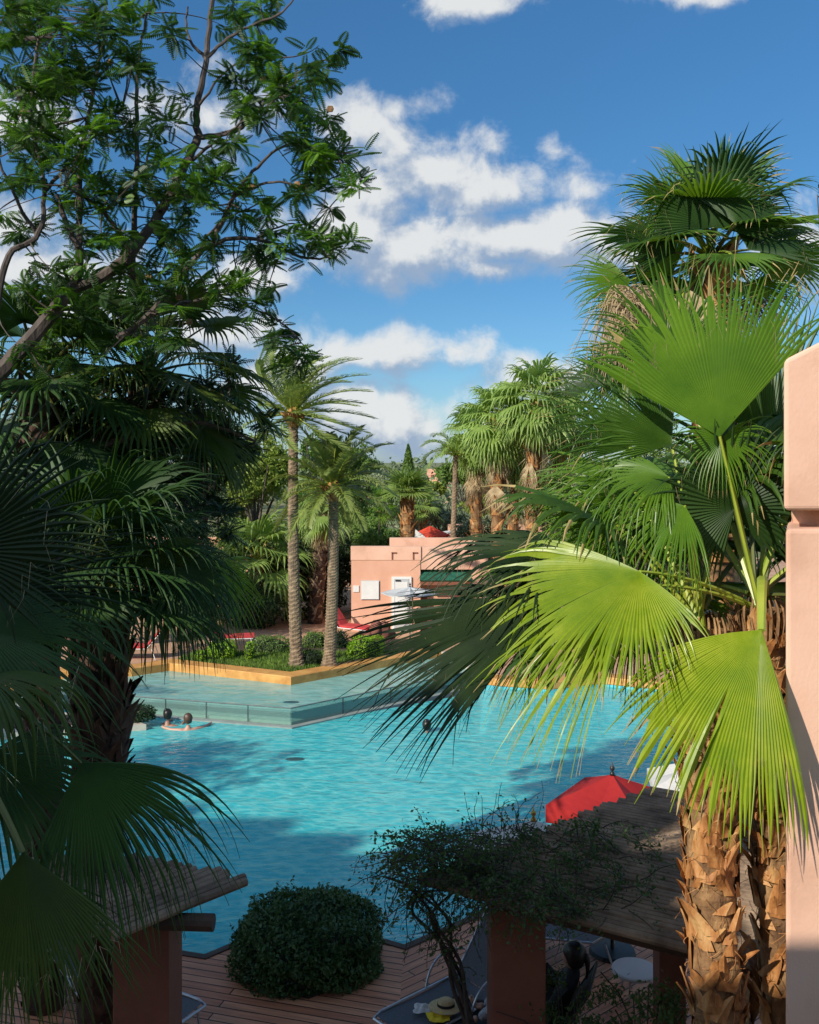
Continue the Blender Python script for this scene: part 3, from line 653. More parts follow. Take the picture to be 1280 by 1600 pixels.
# ------------------------------------------------------------------ unseen hotel walls behind the viewpoint, heights stepped to shape the near shade
ho = thing('hotel_shade_walls', (-10,-4,0), 'unseen terracotta hotel walls behind the viewpoint, stepped to shape the shade', 'building')
Y0 = -1.0; ex = 0.5/math.cos(AZ)*math.tan(EL)
def hb(x0,x1,T): 
    m = MB(); m.box(((x0+x1)/2,Y0-.25,T/2),(x1-x0,.5,T)); m.build('wall', M['stucco'], ho)
for x0_,x1_,T_ in ((-6.6,4.5,5.0),(-7.6,-6.6,10.3),(-8.9,-7.6,11.3),(-10,-8.9,12.9),(-14.5,-10,12.6),(-16.5,-14.5,13.1),(-18.5,-16.5,13.8),(-20.5,-18.5,14.5),(-23,-20.5,15.1),(-45,-23,15.7)): hb(x0_,x1_,T_)
m = MB(); m.box((-3.9,Y0-.25,(5+9.25)/2),(5.4,0.4,9.25-5.0)); m.build('parapet', M['stucco'], ho)  # unseen, height chosen to shade the lower part of the pillar

# ------------------------------------------------------------------ stucco pillar on the right
pl = thing('gate_pillar', (2.9,5.95,0), 'tall terracotta stucco pillar at the right edge with a chamfered cap block', 'pillar')
PY = 6.0
x0 = (1225-640)/F*PY; zc = lambda y: CH-(y-HZ)/F*PY
m = MB(); a = [(x0,zc(798)),(x0,zc(562)),((1282-640)/F*PY,zc(533)),((1330-640)/F*PY,zc(533)),((1330-640)/F*PY+.3,zc(562)),((1330-640)/F*PY+.3,zc(798))]
fr = [(p[0],PY,p[1]) for p in a]; bk = [(p[0]*1.13,PY+.75,p[1]) for p in a]; k=len(a)
m.add(fr+bk, [tuple(range(k)), tuple(range(2*k-1,k-1,-1))]+[(i,i+k,(i+1)%k+k,(i+1)%k) for i in range(k)])
m.build('cap_block', M['stucco_pale'], pl, bevel=0.03)
m = MB(); m.box(((1300-640)/F*PY+.45,PY+.36,(zc(798)+zc(826))/2),(0.9,.55,zc(798)-zc(826)+.02)); m.build('recessed_neck', M['stucco'], pl)
m = MB(); xa=(1228-640)/F*PY; zt = zc(826)
nn_=2; zs = np.linspace(0,zt,nn_); 
vs=[]
for z in zs:
    xl = xa; vs += [(xl,PY,z),(xa+.95,PY,z),(xa*1.13+.95,PY+.75,z),(xl*1.13,PY+.75,z)]
fs=[(4*i+j,4*i+(j+1)%4,4*i+4+(j+1)%4,4*i+4+j) for i in range(nn_-1) for j in range(4)]+[tuple(range(4*nn_-4,4*nn_))]
m.add(vs,fs); m.build('shaft', M['stucco_pale'], pl, bevel=0.03)

# ------------------------------------------------------------------ pool house
BY = 35.2; s = BY/F
def bx(px): return (px-640)*s
def bz(py): return CH-(py-HZ)*s
G0 = 0.24
b = thing('pool_house', (bx(640),BY,G0), 'salmon pink stucco pool house with white door and green tiled awning', 'building')
def bbox(name, x0,x1,y0,y1,z0,z1, mat, parent=b, bev=0.0):
    m = MB(); m.box(((x0+x1)/2,(y0+y1)/2,(z0+z1)/2),(x1-x0,y1-y0,z1-z0)); return m.build(name, mat, parent, bevel=bev)
wl = bbox('wall', bx(549), bx(657), BY, BY+4.5, G0, bz(875), M['stucco'])
bbox('parapet', bx(549)-.02, bx(657)+.02, BY-.02, BY+.3, bz(875), bz(854), M['stucco_pale'])
# side wing
bbox('wall', bx(657), bx(737), BY+.5, BY+4.4, G0, bz(880), M['stucco'])
bbox('parapet', bx(657)+.02, bx(742), BY+.03, BY+.35, bz(890), bz(854)-.02, M['stucco_pale'])
bbox('raised_parapet', bx(608), bx(745), BY+.9, BY+1.2, bz(880), bz(843)-.02, M['stucco_pale'])
bbox('pier', bx(737), bx(762), BY-.1, BY+.8, G0, bz(868), M['stucco'])
bbox('side_wall', bx(742)+.03, bx(762)-.02, BY+.8, BY+4.4, G0, bz(870), M['stucco'])
bbox('porch_column', bx(728), bx(734), BY+.02, BY+.22, G0, bz(908), M['stucco'])
bbox('porch_opening', bx(658)+.03, bx(668), BY+.45, BY+.49, G0, bz(925), M['column'])
# vents: dark top and left strips paint the shade in each hole
for px in (612,645):
    m = MB(); X0,X1,Z0,Z1 = bx(px),bx(px+8.2),bz(874),bz(863); y=BY-.03 if px<650 else BY+.02
    m.box(((X0+X1)/2,y,(Z0+Z1)/2+(Z1-Z0)/2-.02),(X1-X0,.02,.05)); m.box((X0+.025,y,(Z0+Z1)/2),(.05,.02,Z1-Z0)); m.build('vent', M['column'], b)
# window shutter, sign, door
w_ = bbox('window', bx(565), bx(592), BY-.06, BY, bz(936), bz(908), M['white'])
for i in range(1): bbox('frame', bx(564), bx(593), BY-.03, BY+.0, bz(937), bz(907), M['greycloth'], w_)
bbox('notice_board', bx(552), bx(561), BY-.03, BY, bz(925), bz(915), M['white'])
df = bbox('door_frame', bx(612), bx(643), BY-.07, BY+.01, G0, bz(901), M['white'])
dr = bbox('door', bx(616), bx(639), BY-.085, BY-.068, G0+.03, bz(904), M['greycloth'])
bbox('door_panel', bx(618), bx(637), BY-.10, BY-.084, bz(943), bz(909), M['white'], dr)
bbox('door_panel', bx(618), bx(637), BY-.10, BY-.084, bz(972), bz(947), M['white'], dr)
bbox('handle', bx(636.5), bx(638), BY-.13, BY-.085, bz(947), bz(944), M['darkmetal'], dr)
bbox('door_closer', bx(618), bx(626), BY-.12, BY-.10, bz(907.5), bz(905.5), M['darkmetal'], dr)
# green awning with rounded tile rows
m = MB(); X0,X1 = bx(656),bx(737); zt,zb = bz(889),bz(907)
for i in range(12):
    f0=i/12; 
    p0=(X0,BY+.42-.62*f0,zt+(zb-zt)*f0); p1=(X1,BY+.42-.62*f0,zt+(zb-zt)*f0)
    m.tube([p0,p1],0.055,6)
m.box(((X0+X1)/2,BY+.12,(zt+zb)/2-.12),(X1-X0-.04,.5,.05)); m.build('tiled_awning', M['greentile'], b)
m = MB(); m.box(((X0+X1)/2,BY-.12,zb-.09),(X1-X0-.05,.10,.12)); m.build('awning_beam', M['column'], b)

# ------------------------------------------------------------------ parasols
def parasol(loc, H, r, drop, sides, mat, label, rz=0.0, valance=0.12, fin=M['darkmetal'], vent=False, polemat=None, tilt=0, group=None):
    t = thing('parasol', loc, label, 'parasol', group)
    x,y,z = loc; pm_ = polemat or M['beam']
    m = MB(); m.tube([(x,y,z),(x,y,z+H-.04)],0.025,8); m.build('pole', pm_, t)
    m = MB(); m.lathe([(0.0,.07),(.05,.07),(.28,.05),(.30,.0)],(x,y,z),20); m.build('base', M['darkmetal'], t)
    m = MB(); K=7; vs=[]; 
    S = sides*6
    def R_(j):
        a = 2*math.pi*j/S; seg = 2*math.pi/sides; q = (a%seg)-seg/2
        return math.cos(seg/2)/math.cos(q)
    for i in range(K+1):
        u = i/K
        for j in range(S):
            a = 2*math.pi*j/S+rz; seg=2*math.pi/sides; q=abs(((2*math.pi*j/S)%seg)-seg/2)/(seg/2)
            sag = -0.06*r*math.sin(math.pi*u)*(1-q)
            rr = r*(u*1.0+.01)*R_(j)
            vs.append((x+rr*math.cos(a),y+rr*math.sin(a), z+H-drop*(u**0.92)+sag+tilt*rr*math.cos(a)))
    for j in range(S):
        v = vs[K*S+j]; vs.append((v[0],v[1],v[2]-valance*(1+.12*math.sin(j*1.7))))
    fs=[(i*S+j,(i+1)*S+j,(i+1)*S+(j+1)%S,i*S+(j+1)%S) for i in range(K+1) for j in range(S)]
    m.add(vs,fs); m.build('canopy', mat, t, smooth=False)
    for j in range(sides):
        a = 2*math.pi*j/sides+rz; m = MB(); e=V3(x+r*math.cos(a),y+r*math.sin(a),z+H-drop-.015+tilt*r*math.cos(a))
        m.tube([(x,y,z+H-.05),e],0.010,5); m.build('rib', pm_, t)
    m = MB(); m.lathe([(0,.0),(.035,.0),(.03,.03),(.012,.05),(.03,.075),(.034,.095),(.02,.115),(.01,.13),(.008,.16),(0,.165)],(x,y,z+H-.01),12); m.build('finial', fin, t, smooth=True)
    return t
parasol((2.62,12.4,0.15),2.30,.90,0.33,4,M['redcloth'],'red square canvas parasol with dark finial behind the pole-roofed shelter',rz=math.radians(12),valance=.2)
parasol((1.46,11.3,0.15),2.12,0.92,0.38,8,M['whitecloth'],'white canvas parasol with brass finial half hidden by the vine',fin=M['brass'],valance=.1)
parasol((4.25,13.9,0.15),2.05,.85,0.32,6,M['whitecloth'],'white parasol standing behind the shelter beside the right palm trunks',rz=.4)
parasol((0.02,33.0,G0),1.93,1.0,0.20,8,M['greycloth'],'flat pale grey parasol in front of the pool house door',valance=.03,polemat=M['metal'])
parasol((0.28,45,0.24),3.05,0.98,0.5,4,M['whitecloth'],'pointed white parasol showing above the pool house roof',rz=.8,valance=.05)
parasol((1.0,46,0.24),3.15,0.92,0.42,8,M['orangecloth'],'bright red parasol showing above the pool house roof',valance=.08)
parasol((2.4,47,0.24),2.9,0.85,0.12,8,M['whitecloth'],'flat white parasol showing above the right side of the pool house roof',valance=.05)

# ------------------------------------------------------------------ pole-roofed shelters
def pole_roof(t, poly, z, ang, r, slope=0.0, over=0.12):
    """parallel round poles clipped to a convex outline"""
    d = np.array([math.cos(ang),math.sin(ang)]); nrm = np.array([-d[1],d[0]]); P = [np.array(p,float) for p in poly]
    smin = min(p.dot(nrm) for p in P); smax = max(p.dot(nrm) for p in P); m = MB(); sft = smin+r
    while sft < smax:
        ts=[]
        for i in range(len(P)):
            a,b_=P[i],P[(i+1)%len(P)]; sa,sb=a.dot(nrm)-sft,b_.dot(nrm)-sft
            if sa*sb<0: q=a+(b_-a)*(sa/(sa-sb)); ts.append(q.dot(d))
        if len(ts)>=2:
            t0,t1=min(ts)-RS.uniform(0,over),max(ts)+RS.uniform(0,over)
            k=max(2,int((t1-t0)/.5)); L_=[]
            for q in np.linspace(t0,t1,k+1):
                c=d*q+nrm*sft; L_.append((c[0]+RS.uniform(-.006,.006),c[1]+RS.uniform(-.006,.006),z+slope*(sft-smin)+RS.uniform(-.008,.008)))
            m.tube(L_, r*RS.uniform(.85,1.0), 8)
        sft += r*2.02
    return m.build('pole_roof', M['poles'], t, smooth=False)
sh = thing('shelter', (0.98,9.2,0.15), 'large flat shelter roofed with weathered round poles overgrown by a vine on the right', 'shelter')
polyR = [(0.12,8.95),(0.72,8.55),(2.79,7.35),(5.6,5.75),(6.6,9.2),(2.95,11.45)]
angp = math.atan2(7.35-8.55,2.79-0.72)
pole_roof(sh, polyR, 2.58, angp, 0.040)
m = MB()
for (A,B_) in (((0.80,8.80),(5.5,6.08)),((0.5,9.05),(3.0,11.1)),((2.2,8.2),(3.9,10.4))):
    m.tube([(A[0],A[1],2.46),(B_[0],B_[1],2.46)],0.07,10)
m.build('beam', M['beam'], sh, smooth=False)
m = MB(); m.box((1.0,9.05,1.28),(0.50,0.5,2.26),0.0); m.build('column', M['column'], sh, bevel=.012)
m = MB(); m.box((4.4,7.9,1.28),(0.5,0.5,2.26)); m.build('column', M['column'], sh, bevel=.012)
m = MB(); m.box((2.95,10.9,1.28),(0.3,0.3,2.26)); m.build('column', M['column'], sh, bevel=.012)
sl = thing('shelter', (-2.36,8.6,0.15), 'flat shelter roofed with dark round poles under the palm leaves on the left', 'shelter')
A1 = at(497/4+80,1300+605/4,1); 
polyL = [tuple(gp(205,1452,2.6)[:2]),tuple(gp(388,1376,2.6)[:2]),tuple(gp(300,1356,2.6)[:2]),tuple(gp(150,1330,2.6)[:2]),tuple(gp(40,1345,2.6)[:2]),tuple(gp(60,1440,2.6)[:2])]
dd_ = np.array(polyL[1])-np.array(polyL[0]); angl = math.atan2(dd_[1],dd_[0])
pole_roof(sl, polyL, 2.58, angl, 0.045)
m = MB(); p0=gp(255,1440,2.45); p1=gp(120,1385,2.45); m.tube([p0+V3(.45,-.02,0),p0,p1],0.075,10); m.build('beam', M['beam'], sl)
m = MB(); m.box((-2.38,8.75,1.28),(0.50,0.5,2.26),0.0); m.build('column', M['column'], sl, bevel=.012)

# ------------------------------------------------------------------ round bush in its square planter
pc = gp(480,1530,0.15)
q = [gp(378,1531,.15),gp(482,1562,.15),gp(584,1521,.15),gp(478,1492,.15)]
mb = MB(); mb.poly([tuple(p[:2]) for p in q], 0.156); struct(mb.build('planter_soil', M['soil']))
bt = thing('clipped_bush', (pc[0],pc[1],0.15), 'large dark green rounded bush growing from a square hole in the deck', 'bush')
bc = at(482,1478,12.15); 
m = MB(); lumpy(m, bc+V3(0,0,-.02), (0.80,0.75,0.50), mat=0, amp=.05)  # solid dark core painted as the shade inside the leaves
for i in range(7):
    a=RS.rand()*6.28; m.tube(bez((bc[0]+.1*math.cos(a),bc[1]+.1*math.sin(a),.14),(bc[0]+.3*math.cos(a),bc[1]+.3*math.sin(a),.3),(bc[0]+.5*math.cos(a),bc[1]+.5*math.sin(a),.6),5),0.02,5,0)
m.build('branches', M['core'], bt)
m = MB()
u = RS.randn(26000,3); u /= np.linalg.norm(u,axis=1)[:,None]
lump = 1+0.05*np.sin(5*u[:,0]+7*u[:,2])+0.05*np.sin(9*u[:,1]-4*u[:,0]+2)+0.04*np.sin(14*u[:,2]+11*u[:,0])
sq = (np.abs(u)**2.4).sum(1)**(-1/2.4)
P = bc+u*sq[:,None]*np.array([.90,.86,.57])*(lump*RS.uniform(.86,1.03,len(u)))[:,None]
kk=RS.rand(len(P))<(.10+.10*(u[:,2]>.2)); leafcards(m, P[~kk], 0.055, 0, 0.5, nrm=u[~kk]); leafcards(m, P[kk], 0.050, 1, 0.5)
for i in range(260):
    k_=RS.randint(len(u)); 
    if u[k_,2]<-.2: continue
    st=P[k_]; L_=RS.uniform(.04,.13); dd2=unit(u[k_]*[.7,.7,.5]+V3(0,0,.7)+RS.randn(3)*.25)
    leafcards(m, st+dd2*(np.linspace(0,1,9)[:,None]*L_)+RS.randn(9,3)*.012, .045, 0, .5)
m.build('foliage', [M['bush'],M['bush2']], bt)

# ------------------------------------------------------------------ vine over the right shelter
vt = thing('climbing_vine', (0.72,9.3,0.15), 'straggly small leaved vine climbing the column and spreading over the pole roof', 'vine')
m = MB()
vines = []
for k in range(6):
    p0 = gp(748-6*k,1605-4*k,.15)*[1,1,1]; p0 = at(738+5*RS.randn(),1610,9.0+RS.uniform(-.2,.2)); 
    p1 = at(720+14*RS.randn(),1500,9.0); p2 = at(690+22*RS.randn(),1440,8.9); p3 = at(690+60*RS.randn(),1370,8.8+RS.uniform(-.3,.3))
    a = np.concatenate([bez(p0,p1,p2,8),bez(p2,p2+(p2-p1)*.6,p3,8)[1:]]); a[:,0]+=0.03*np.sin(np.arange(len(a))+k); vines.append(a)
    m.tube(a, np.linspace(.022,.008,len(a)), 5, cap=False)
# ring loop
th = np.linspace(0,5.2,14); c0 = at(772,1410,8.7); m.tube([c0+V3(.13*math.cos(t),0.02*t,.12*math.sin(t)) for t in th],.010,5,cap=False)
def z_roof(x,y): return 2.64
leafpts=[]
def spray(p, d, L, n, r0=.006, leaf=14, droop=.5):
    pts=[p]; cur=unit(d)
    for i in range(n):
        cur=unit(cur+RS.randn(3)*.22+V3(0,0,-droop/n)); pts.append(pts[-1]+cur*L/n)
    pts=np.array(pts); m.tube(pts,np.linspace(r0,.0022,len(pts)),4,cap=False)
    for i in range(leaf):
        t=RS.uniform(.1,1)*(len(pts)-1); j=min(int(t),len(pts)-2); q=pts[j]+(pts[j+1]-pts[j])*(t-j)
        leafpts.append(q+RS.randn(3)*.035)
    return pts
# mass over the roof (thick mat), described by photo-visible footprint
vine_poly = [gp(655,1345,2.7),gp(600,1330,2.7),gp(640,1290,2.8),gp(760,1300,2.75),gp(860,1290,2.7),gp(1000,1300,2.65),gp(1050,1345,2.65),gp(1000,1430,2.65),gp(900,1450,2.65),gp(800,1442,2.6),gp(745,1425,2.6)]
vp=[(p[0],p[1]) for p in vine_poly]; cnt=0
xs=[p[0] for p in vp]; ys=[p[1] for p in vp]
cen=np.array([np.mean(xs),np.mean(ys)])
while cnt<330:
    x,y=RS.uniform(min(xs),max(xs)),RS.uniform(min(ys),max(ys))
    if not in_poly(x,y,vp): continue
    edge=RS.rand()<.85*math.exp(-max(0,(x-1.0))*1.3)+.05
    if not edge: continue
    cnt+=1
    p=V3(x,y,2.62+RS.uniform(0,.14)); pts=spray(p,V3(RS.randn(),RS.randn(),RS.uniform(.0,.8)),RS.uniform(.25,.55),5,leaf=26,droop=1.0)
# free sprays out over the water, left of the roof
for k in range(120):
    px,py=RS.uniform(640,800),RS.uniform(1300,1400); p=at(px,py,8.8+RS.uniform(-.3,.5))
    spray(p,V3(-RS.uniform(.3,1.2),RS.uniform(-.3,.3),RS.uniform(-.2,.7)),RS.uniform(.3,.65),7,leaf=30,droop=.9)
for k in range(14):
    p=at(RS.uniform(740,830),1300,9.3); spray(p,V3(RS.uniform(-.4,.5),0,1.2),RS.uniform(.3,.55),7,r0=.004,leaf=5,droop=.6)
for k in range(26):
    p=at(RS.uniform(600,760),RS.uniform(1380,1420),8.8); spray(p,V3(-RS.uniform(0,.6),0,-.8),RS.uniform(.25,.6),7,r0=.005,leaf=11,droop=.6)
for a in vines:
    for k in range(7): spray(a[RS.randint(4,len(a))],RS.randn(3)+V3(-.4,0,0),RS.uniform(.2,.45),6,leaf=12)
m.build('stem', M['twig'], vt)
m = MB(); leafcards(m, np.array(leafpts), 0.034, 0, 0.55); m.build('foliage', M['vine'], vt)

# low leafy plants by the column under the shelter
for (px,py,Y,lab) in ((880,1590,8.9,'dark leafy shrub at the foot of the shelter column'),(1010,1595,8.4,'thin leafy shrub between the shelter column and the palm trunk')):
    p=at(px,py,Y); t=thing('shrub',(p[0],p[1],.15),lab,'shrub'); m=MB()
    for i in range(9): m.tube(bez((p[0],p[1],.15),p+V3(RS.randn()*.1,RS.randn()*.1,.0),p+V3(RS.randn()*.35,RS.randn()*.2,RS.uniform(.1,.4)),6),.006,4,cap=False)
    m.build('stem',M['twig'],t); m=MB(); leafcards(m, blob_points(p,(.42,.3,.42),1500,.2), .045,0,.5); m.build('foliage',M['vine'],t)

# ------------------------------------------------------------------ garden plants across the pool
def shrub(name, c, r, n, size, mat, label, group=None, box=False, cat='shrub'):
    t=thing(name,(c[0],c[1],c[2]-r[2]),label,cat,group); m=MB(); lumpy(m,c,np.array(r)*.80,14,8,.05); m.build('branches',M['core'],t)  # dark lump inside the leaves stands in for inner shade
    u=RS.randn(n,3); u/=np.linalg.norm(u,axis=1)[:,None]; e=4.5 if box else 2.3
    sq=(np.abs(u)**e).sum(1)**(-1/e); lump=1+.06*np.sin(6*u[:,0]+5*u[:,2])+.05*np.sin(9*u[:,1]+8*u[:,0])
    m=MB(); leafcards(m, c+u*sq[:,None]*np.array(r)*(lump*RS.uniform(.82,1.04,n))[:,None], size,0,.55,nrm=u); m.build('foliage',mat,t); return t
shrub('hedge', at(572,1015,29.6),(0.53,.45,.42),5000,.05,M['hedge'],'bright green boxy clipped hedge right of the two palm trunks',box=True,cat='hedge')
shrub('shrub', at(348,1014,29.2),(0.42,.4,.30),2500,.05,M['hedge'],'small bright green rounded shrub on the grass at the left of the bed')
shrub('shrub', at(422,1014,30.2),(0.72,.45,.42),4000,.05,M['midleaf'],'wide green shrub just left of the tallest date palm trunk')
shrub('shrub', at(487,1031,28.3),(0.32,.3,.30),2000,.045,M['darkleaf'],'low dark shrub between the two date palm trunks')
shrub('shrub', at(492,1004,31),(0.42,.3,.35),2000,.05,M['midleaf'],'mid green shrub behind the gap between the date palm trunks')
shrub('shrub', at(527,1008,31),(0.40,.4,.48),2800,.05,M['darkleaf'],'dark green upright shrub directly left of the boxy hedge')
shrub('shrub', at(315,1023,28.8),(0.18,.18,.14),600,.04,M['hedge'],'tiny shrub beside the ledge left of the rounded shrub')
shrub('shrub', at(390,1017,29.0),(0.14,.3,.30),600,.04,M['hedge'],'narrow light green shrub between rounded and wide shrubs')
shrub('shrub', at(205,1115,23.5),(0.6,.35,.22),1800,.06,M['darkleaf'],'dark low planting on the stone peninsula behind the left trunk')
for i,(px,c_) in enumerate(((70,'first'),(110,'second'),(20,'third'))):
    shrub('shrub', at(px,1130-8*i,25+i),(0.6,.5,.45),1500,.08,M['yelleaf' if i==0 else 'midleaf'],['yellow green shrub seen through the left palm leaves','mid green shrub seen left of the palm trunk over the water','green shrub at the far left edge above the water'][i])

def date_palm(base, top, r0, r1, nf, L, wind, label, lean=0.0, g=0.85, emin=-25, ll=.40, rows=58):
    t=thing('date_palm',base,label,'palm tree','date palms in the garden bed'); base=np.array(base); top=np.array(top)
    path=bez(base,(base+top)/2+V3(lean,0,0),top,12); m=MB(); ring_trunk(m,path,r0,r1,rows); m.build('trunk',M['datetrunk'],t)
    m=MB(); lumpy(m, top+V3(0,0,.05),(r1*1.5,r1*1.5,.35),12,8,.1,0); 
    for i in range(24):
        a=i*2.4; o=V3(math.cos(a),math.sin(a),0); m.tube(bez(top+o*r1*.8+V3(0,0,-.25),top+o*r1*1.6+V3(0,0,-.05),top+o*(r1*2+.1)+V3(0,0,.2),4),.03,4,0)
    m.build('leaf_bases',M['boot'],t)
    m=MB()
    for i in range(nf):
        f=(i+.5)/nf; el=math.radians(82+(emin-82)*f); az=i*2.39996
        d=V3(math.cos(az)*math.cos(el),math.sin(az)*math.cos(el),math.sin(el))
        pinnate(m, top+d*.1+V3(0,0,.15), d, L*RS.uniform(.85,1.1)*(0.75 if f<.1 else 1), g=g, wind=np.array(wind), ll=ll)
    m.build('crown',[M['date'],M['petiole']],t); return t
d1b=gp(464,1040,.5); date_palm(d1b, at(459,655,d1b[1]), .19,.135,32,2.4,(1.0,0,.18),'tallest feather palm with windswept crown in the garden bed',lean=-.12,g=.62)
d2b=gp(514,1042,.5); date_palm(d2b, at(521,770,d2b[1]), .19,.14,34,2.0,(.12,0,.0),'shorter feather palm right of the tallest one with arching crown',lean=.10,g=.75)

FARP = 'fan palms beyond the pool house'
def fan_palm(base, top, r, nf, R, pet, label, mat, group=None, boots=60, skirt=0, seg=22, emin=-60, d2=1.8, tm=None, bm=None, skl=1.0, emax=80, size=.2):
    base=np.array(base,float); top=np.array(top,float)
    t=thing('fan_palm',base,label,'palm tree',group); m=MB(); boot_trunk(m,[base,(base+top)/2,top],r*1.1,boots,size=size,top_r=r); m.build('trunk',[tm or M['fantrunk'],bm or M['boot']],t)
    if skirt: m=MB(); dead_skirt(m, top+V3(0,0,-.1), r*1.1, skl, skirt, r=.8*R); m.build('dry_skirt',M['dead'],t)
    m=MB(); crown_fronds(top+V3(0,0,.1),nf,R,pet,mat,mb=m,seg=seg,emin=emin,emax=emax,d2=d2,N=6); m.build('crown',[mat,M['petiole']],t); return t
# third trunk (brown) behind the date palms
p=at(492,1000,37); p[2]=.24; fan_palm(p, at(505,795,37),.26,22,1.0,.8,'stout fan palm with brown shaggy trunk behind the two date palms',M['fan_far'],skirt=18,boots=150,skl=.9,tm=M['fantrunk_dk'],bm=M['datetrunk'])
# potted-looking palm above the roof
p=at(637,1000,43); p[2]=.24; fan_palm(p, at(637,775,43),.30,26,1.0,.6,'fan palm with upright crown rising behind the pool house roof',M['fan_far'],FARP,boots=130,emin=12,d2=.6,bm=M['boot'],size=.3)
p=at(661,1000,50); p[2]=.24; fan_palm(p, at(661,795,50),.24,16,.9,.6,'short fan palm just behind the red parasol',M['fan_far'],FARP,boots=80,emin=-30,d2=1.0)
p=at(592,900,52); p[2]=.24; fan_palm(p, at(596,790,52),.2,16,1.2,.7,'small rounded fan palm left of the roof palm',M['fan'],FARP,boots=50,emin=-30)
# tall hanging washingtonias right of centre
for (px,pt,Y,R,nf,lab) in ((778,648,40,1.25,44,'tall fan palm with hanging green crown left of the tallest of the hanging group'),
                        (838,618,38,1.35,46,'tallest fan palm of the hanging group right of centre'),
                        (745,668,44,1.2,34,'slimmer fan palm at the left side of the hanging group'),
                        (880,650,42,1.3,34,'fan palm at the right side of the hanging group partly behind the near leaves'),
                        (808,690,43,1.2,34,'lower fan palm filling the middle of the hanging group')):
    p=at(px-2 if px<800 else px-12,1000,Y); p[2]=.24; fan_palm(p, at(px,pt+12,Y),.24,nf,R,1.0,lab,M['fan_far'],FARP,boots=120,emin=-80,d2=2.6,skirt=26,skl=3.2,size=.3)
p=at(705,1000,41); p[2]=.24
t=thing('feather_palm',p,'slender arching feather palm at the left of the hanging fan palms','palm tree'); m=MB(); top=at(712,712,41); ring_trunk(m,[p,(p+top)/2,top],.13,.1,50); m.build('trunk',M['datetrunk'],t)
m=MB()
for i in range(14):
    az=i*2.4; el=math.radians(70-60*i/14); pinnate(m,top,V3(math.cos(az)*math.cos(el),math.sin(az)*math.cos(el),math.sin(el)),1.7,g=1.4,n=36,ll=.5)
m.build('crown',[M['fan_far'],M['petiole']],t)

def broad_tree(base, c, r, n, size, mat, label, group=None, nb=7, core=True, asp=.5, shell=.45):
    base=np.array(base,float); c=np.array(c,float); r=np.array(r,float)
    t=thing('tree',base,label,'tree',group); m=MB(); fork=base+(c-base)*.55
    m.tube([base,(base+fork)/2+V3(.05,0,0),fork],[.16,.13,.10],8)
    for i in range(nb):
        u=unit(RS.randn(3)+V3(0,0,.4)); e=c+u*r*.75; m.tube(bez(fork,(fork+e)/2+V3(0,0,.2),e,6),np.linspace(.07,.015,6),5,cap=False)
    m.build('trunk',M['bark'],t)
    m=MB()
    nb_=max(5,int(7*(r.max()/2)))
    for i in range(nb_):
        u=unit(RS.randn(3)); cc=c+u*r*RS.uniform(.25,.75); rr=r*RS.uniform(.35,.55)
        leafcards(m, blob_points(cc,rr,n//nb_,shell), size,0,asp)
    m.build('crown',mat,t); return t
BG='broadleaf trees beyond the pool'
def bt_(px,py,Y,rx,rz_,n,size,mat,label,ry=None):
    c=at(px,py,Y); s_=Y/F; return broad_tree((c[0],c[1],.24),c,(rx*s_,(ry or rx)*s_,rz_*s_),n,size,M[mat],label,BG)
bt_(402,740,38,55,70,11000,.13,'yelleaf','rounded green tree behind the left of the tallest date palm')
bt_(500,710,45,45,45,8000,.15,'midleaf','green tree showing between the crowns of the two date palms')
bt_(560,750,48,50,48,8000,.15,'midleaf','green tree right behind the shorter date palm crown')
bt_(590,830,46,60,45,9000,.14,'midleaf','green tree behind the left corner of the pool house')
bt_(525,900,40,60,75,10000,.13,'darkleaf','dark tree filling the gap left of the pool house wall')
bt_(450,900,38,70,75,10000,.13,'darkleaf','dark tree behind the tallest date palm trunk')
bt_(390,950,36,60,60,7000,.12,'darkleaf','dark low tree behind the wide green shrub')
bt_(700,815,52,50,40,9000,.15,'olive','grey green olive tree above the parasols on the roof')
bt_(640,800,56,60,50,8000,.17,'olive','olive tree behind the fan palm above the roof')
bt_(770,840,46,60,42,9000,.13,'olive','olive tree below the hanging fan palms')
bt_(740,790,60,50,38,7000,.16,'yelleaf','yellow green tree between the olive trees and the hanging palms')
bt_(860,800,38,60,80,9000,.12,'midleaf','green tree right of the hanging fan palms')
bt_(930,830,30,70,110,10000,.10,'midleaf','tall green tree behind the near right palm leaves')
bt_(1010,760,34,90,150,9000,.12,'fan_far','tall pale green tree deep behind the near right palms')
bt_(900,980,34,90,50,8000,.11,'midleaf','green tree low behind the near right palm leaves')
bt_(1080,900,30,110,110,9000,.11,'darkleaf','dark tree behind the right palm leaf bases')
bt_(470,820,50,60,70,8000,.15,'midleaf','green tree between the trunks of the date palms')
bt_(380,850,42,55,60,9000,.13,'yelleaf','yellow green tree seen past the left palms')
bt_(548,742,62,40,42,7000,.19,'midleaf','taller green tree far behind the shorter date palm')
bt_(600,750,66,42,30,7000,.2,'olive','grey green tree on the skyline left of the cypress')
bt_(668,770,64,38,26,7000,.2,'yelleaf','yellow green tree on the skyline right of the cypress')
bt_(725,745,62,40,36,7000,.19,'midleaf','green tree on the skyline left of the hanging palms')
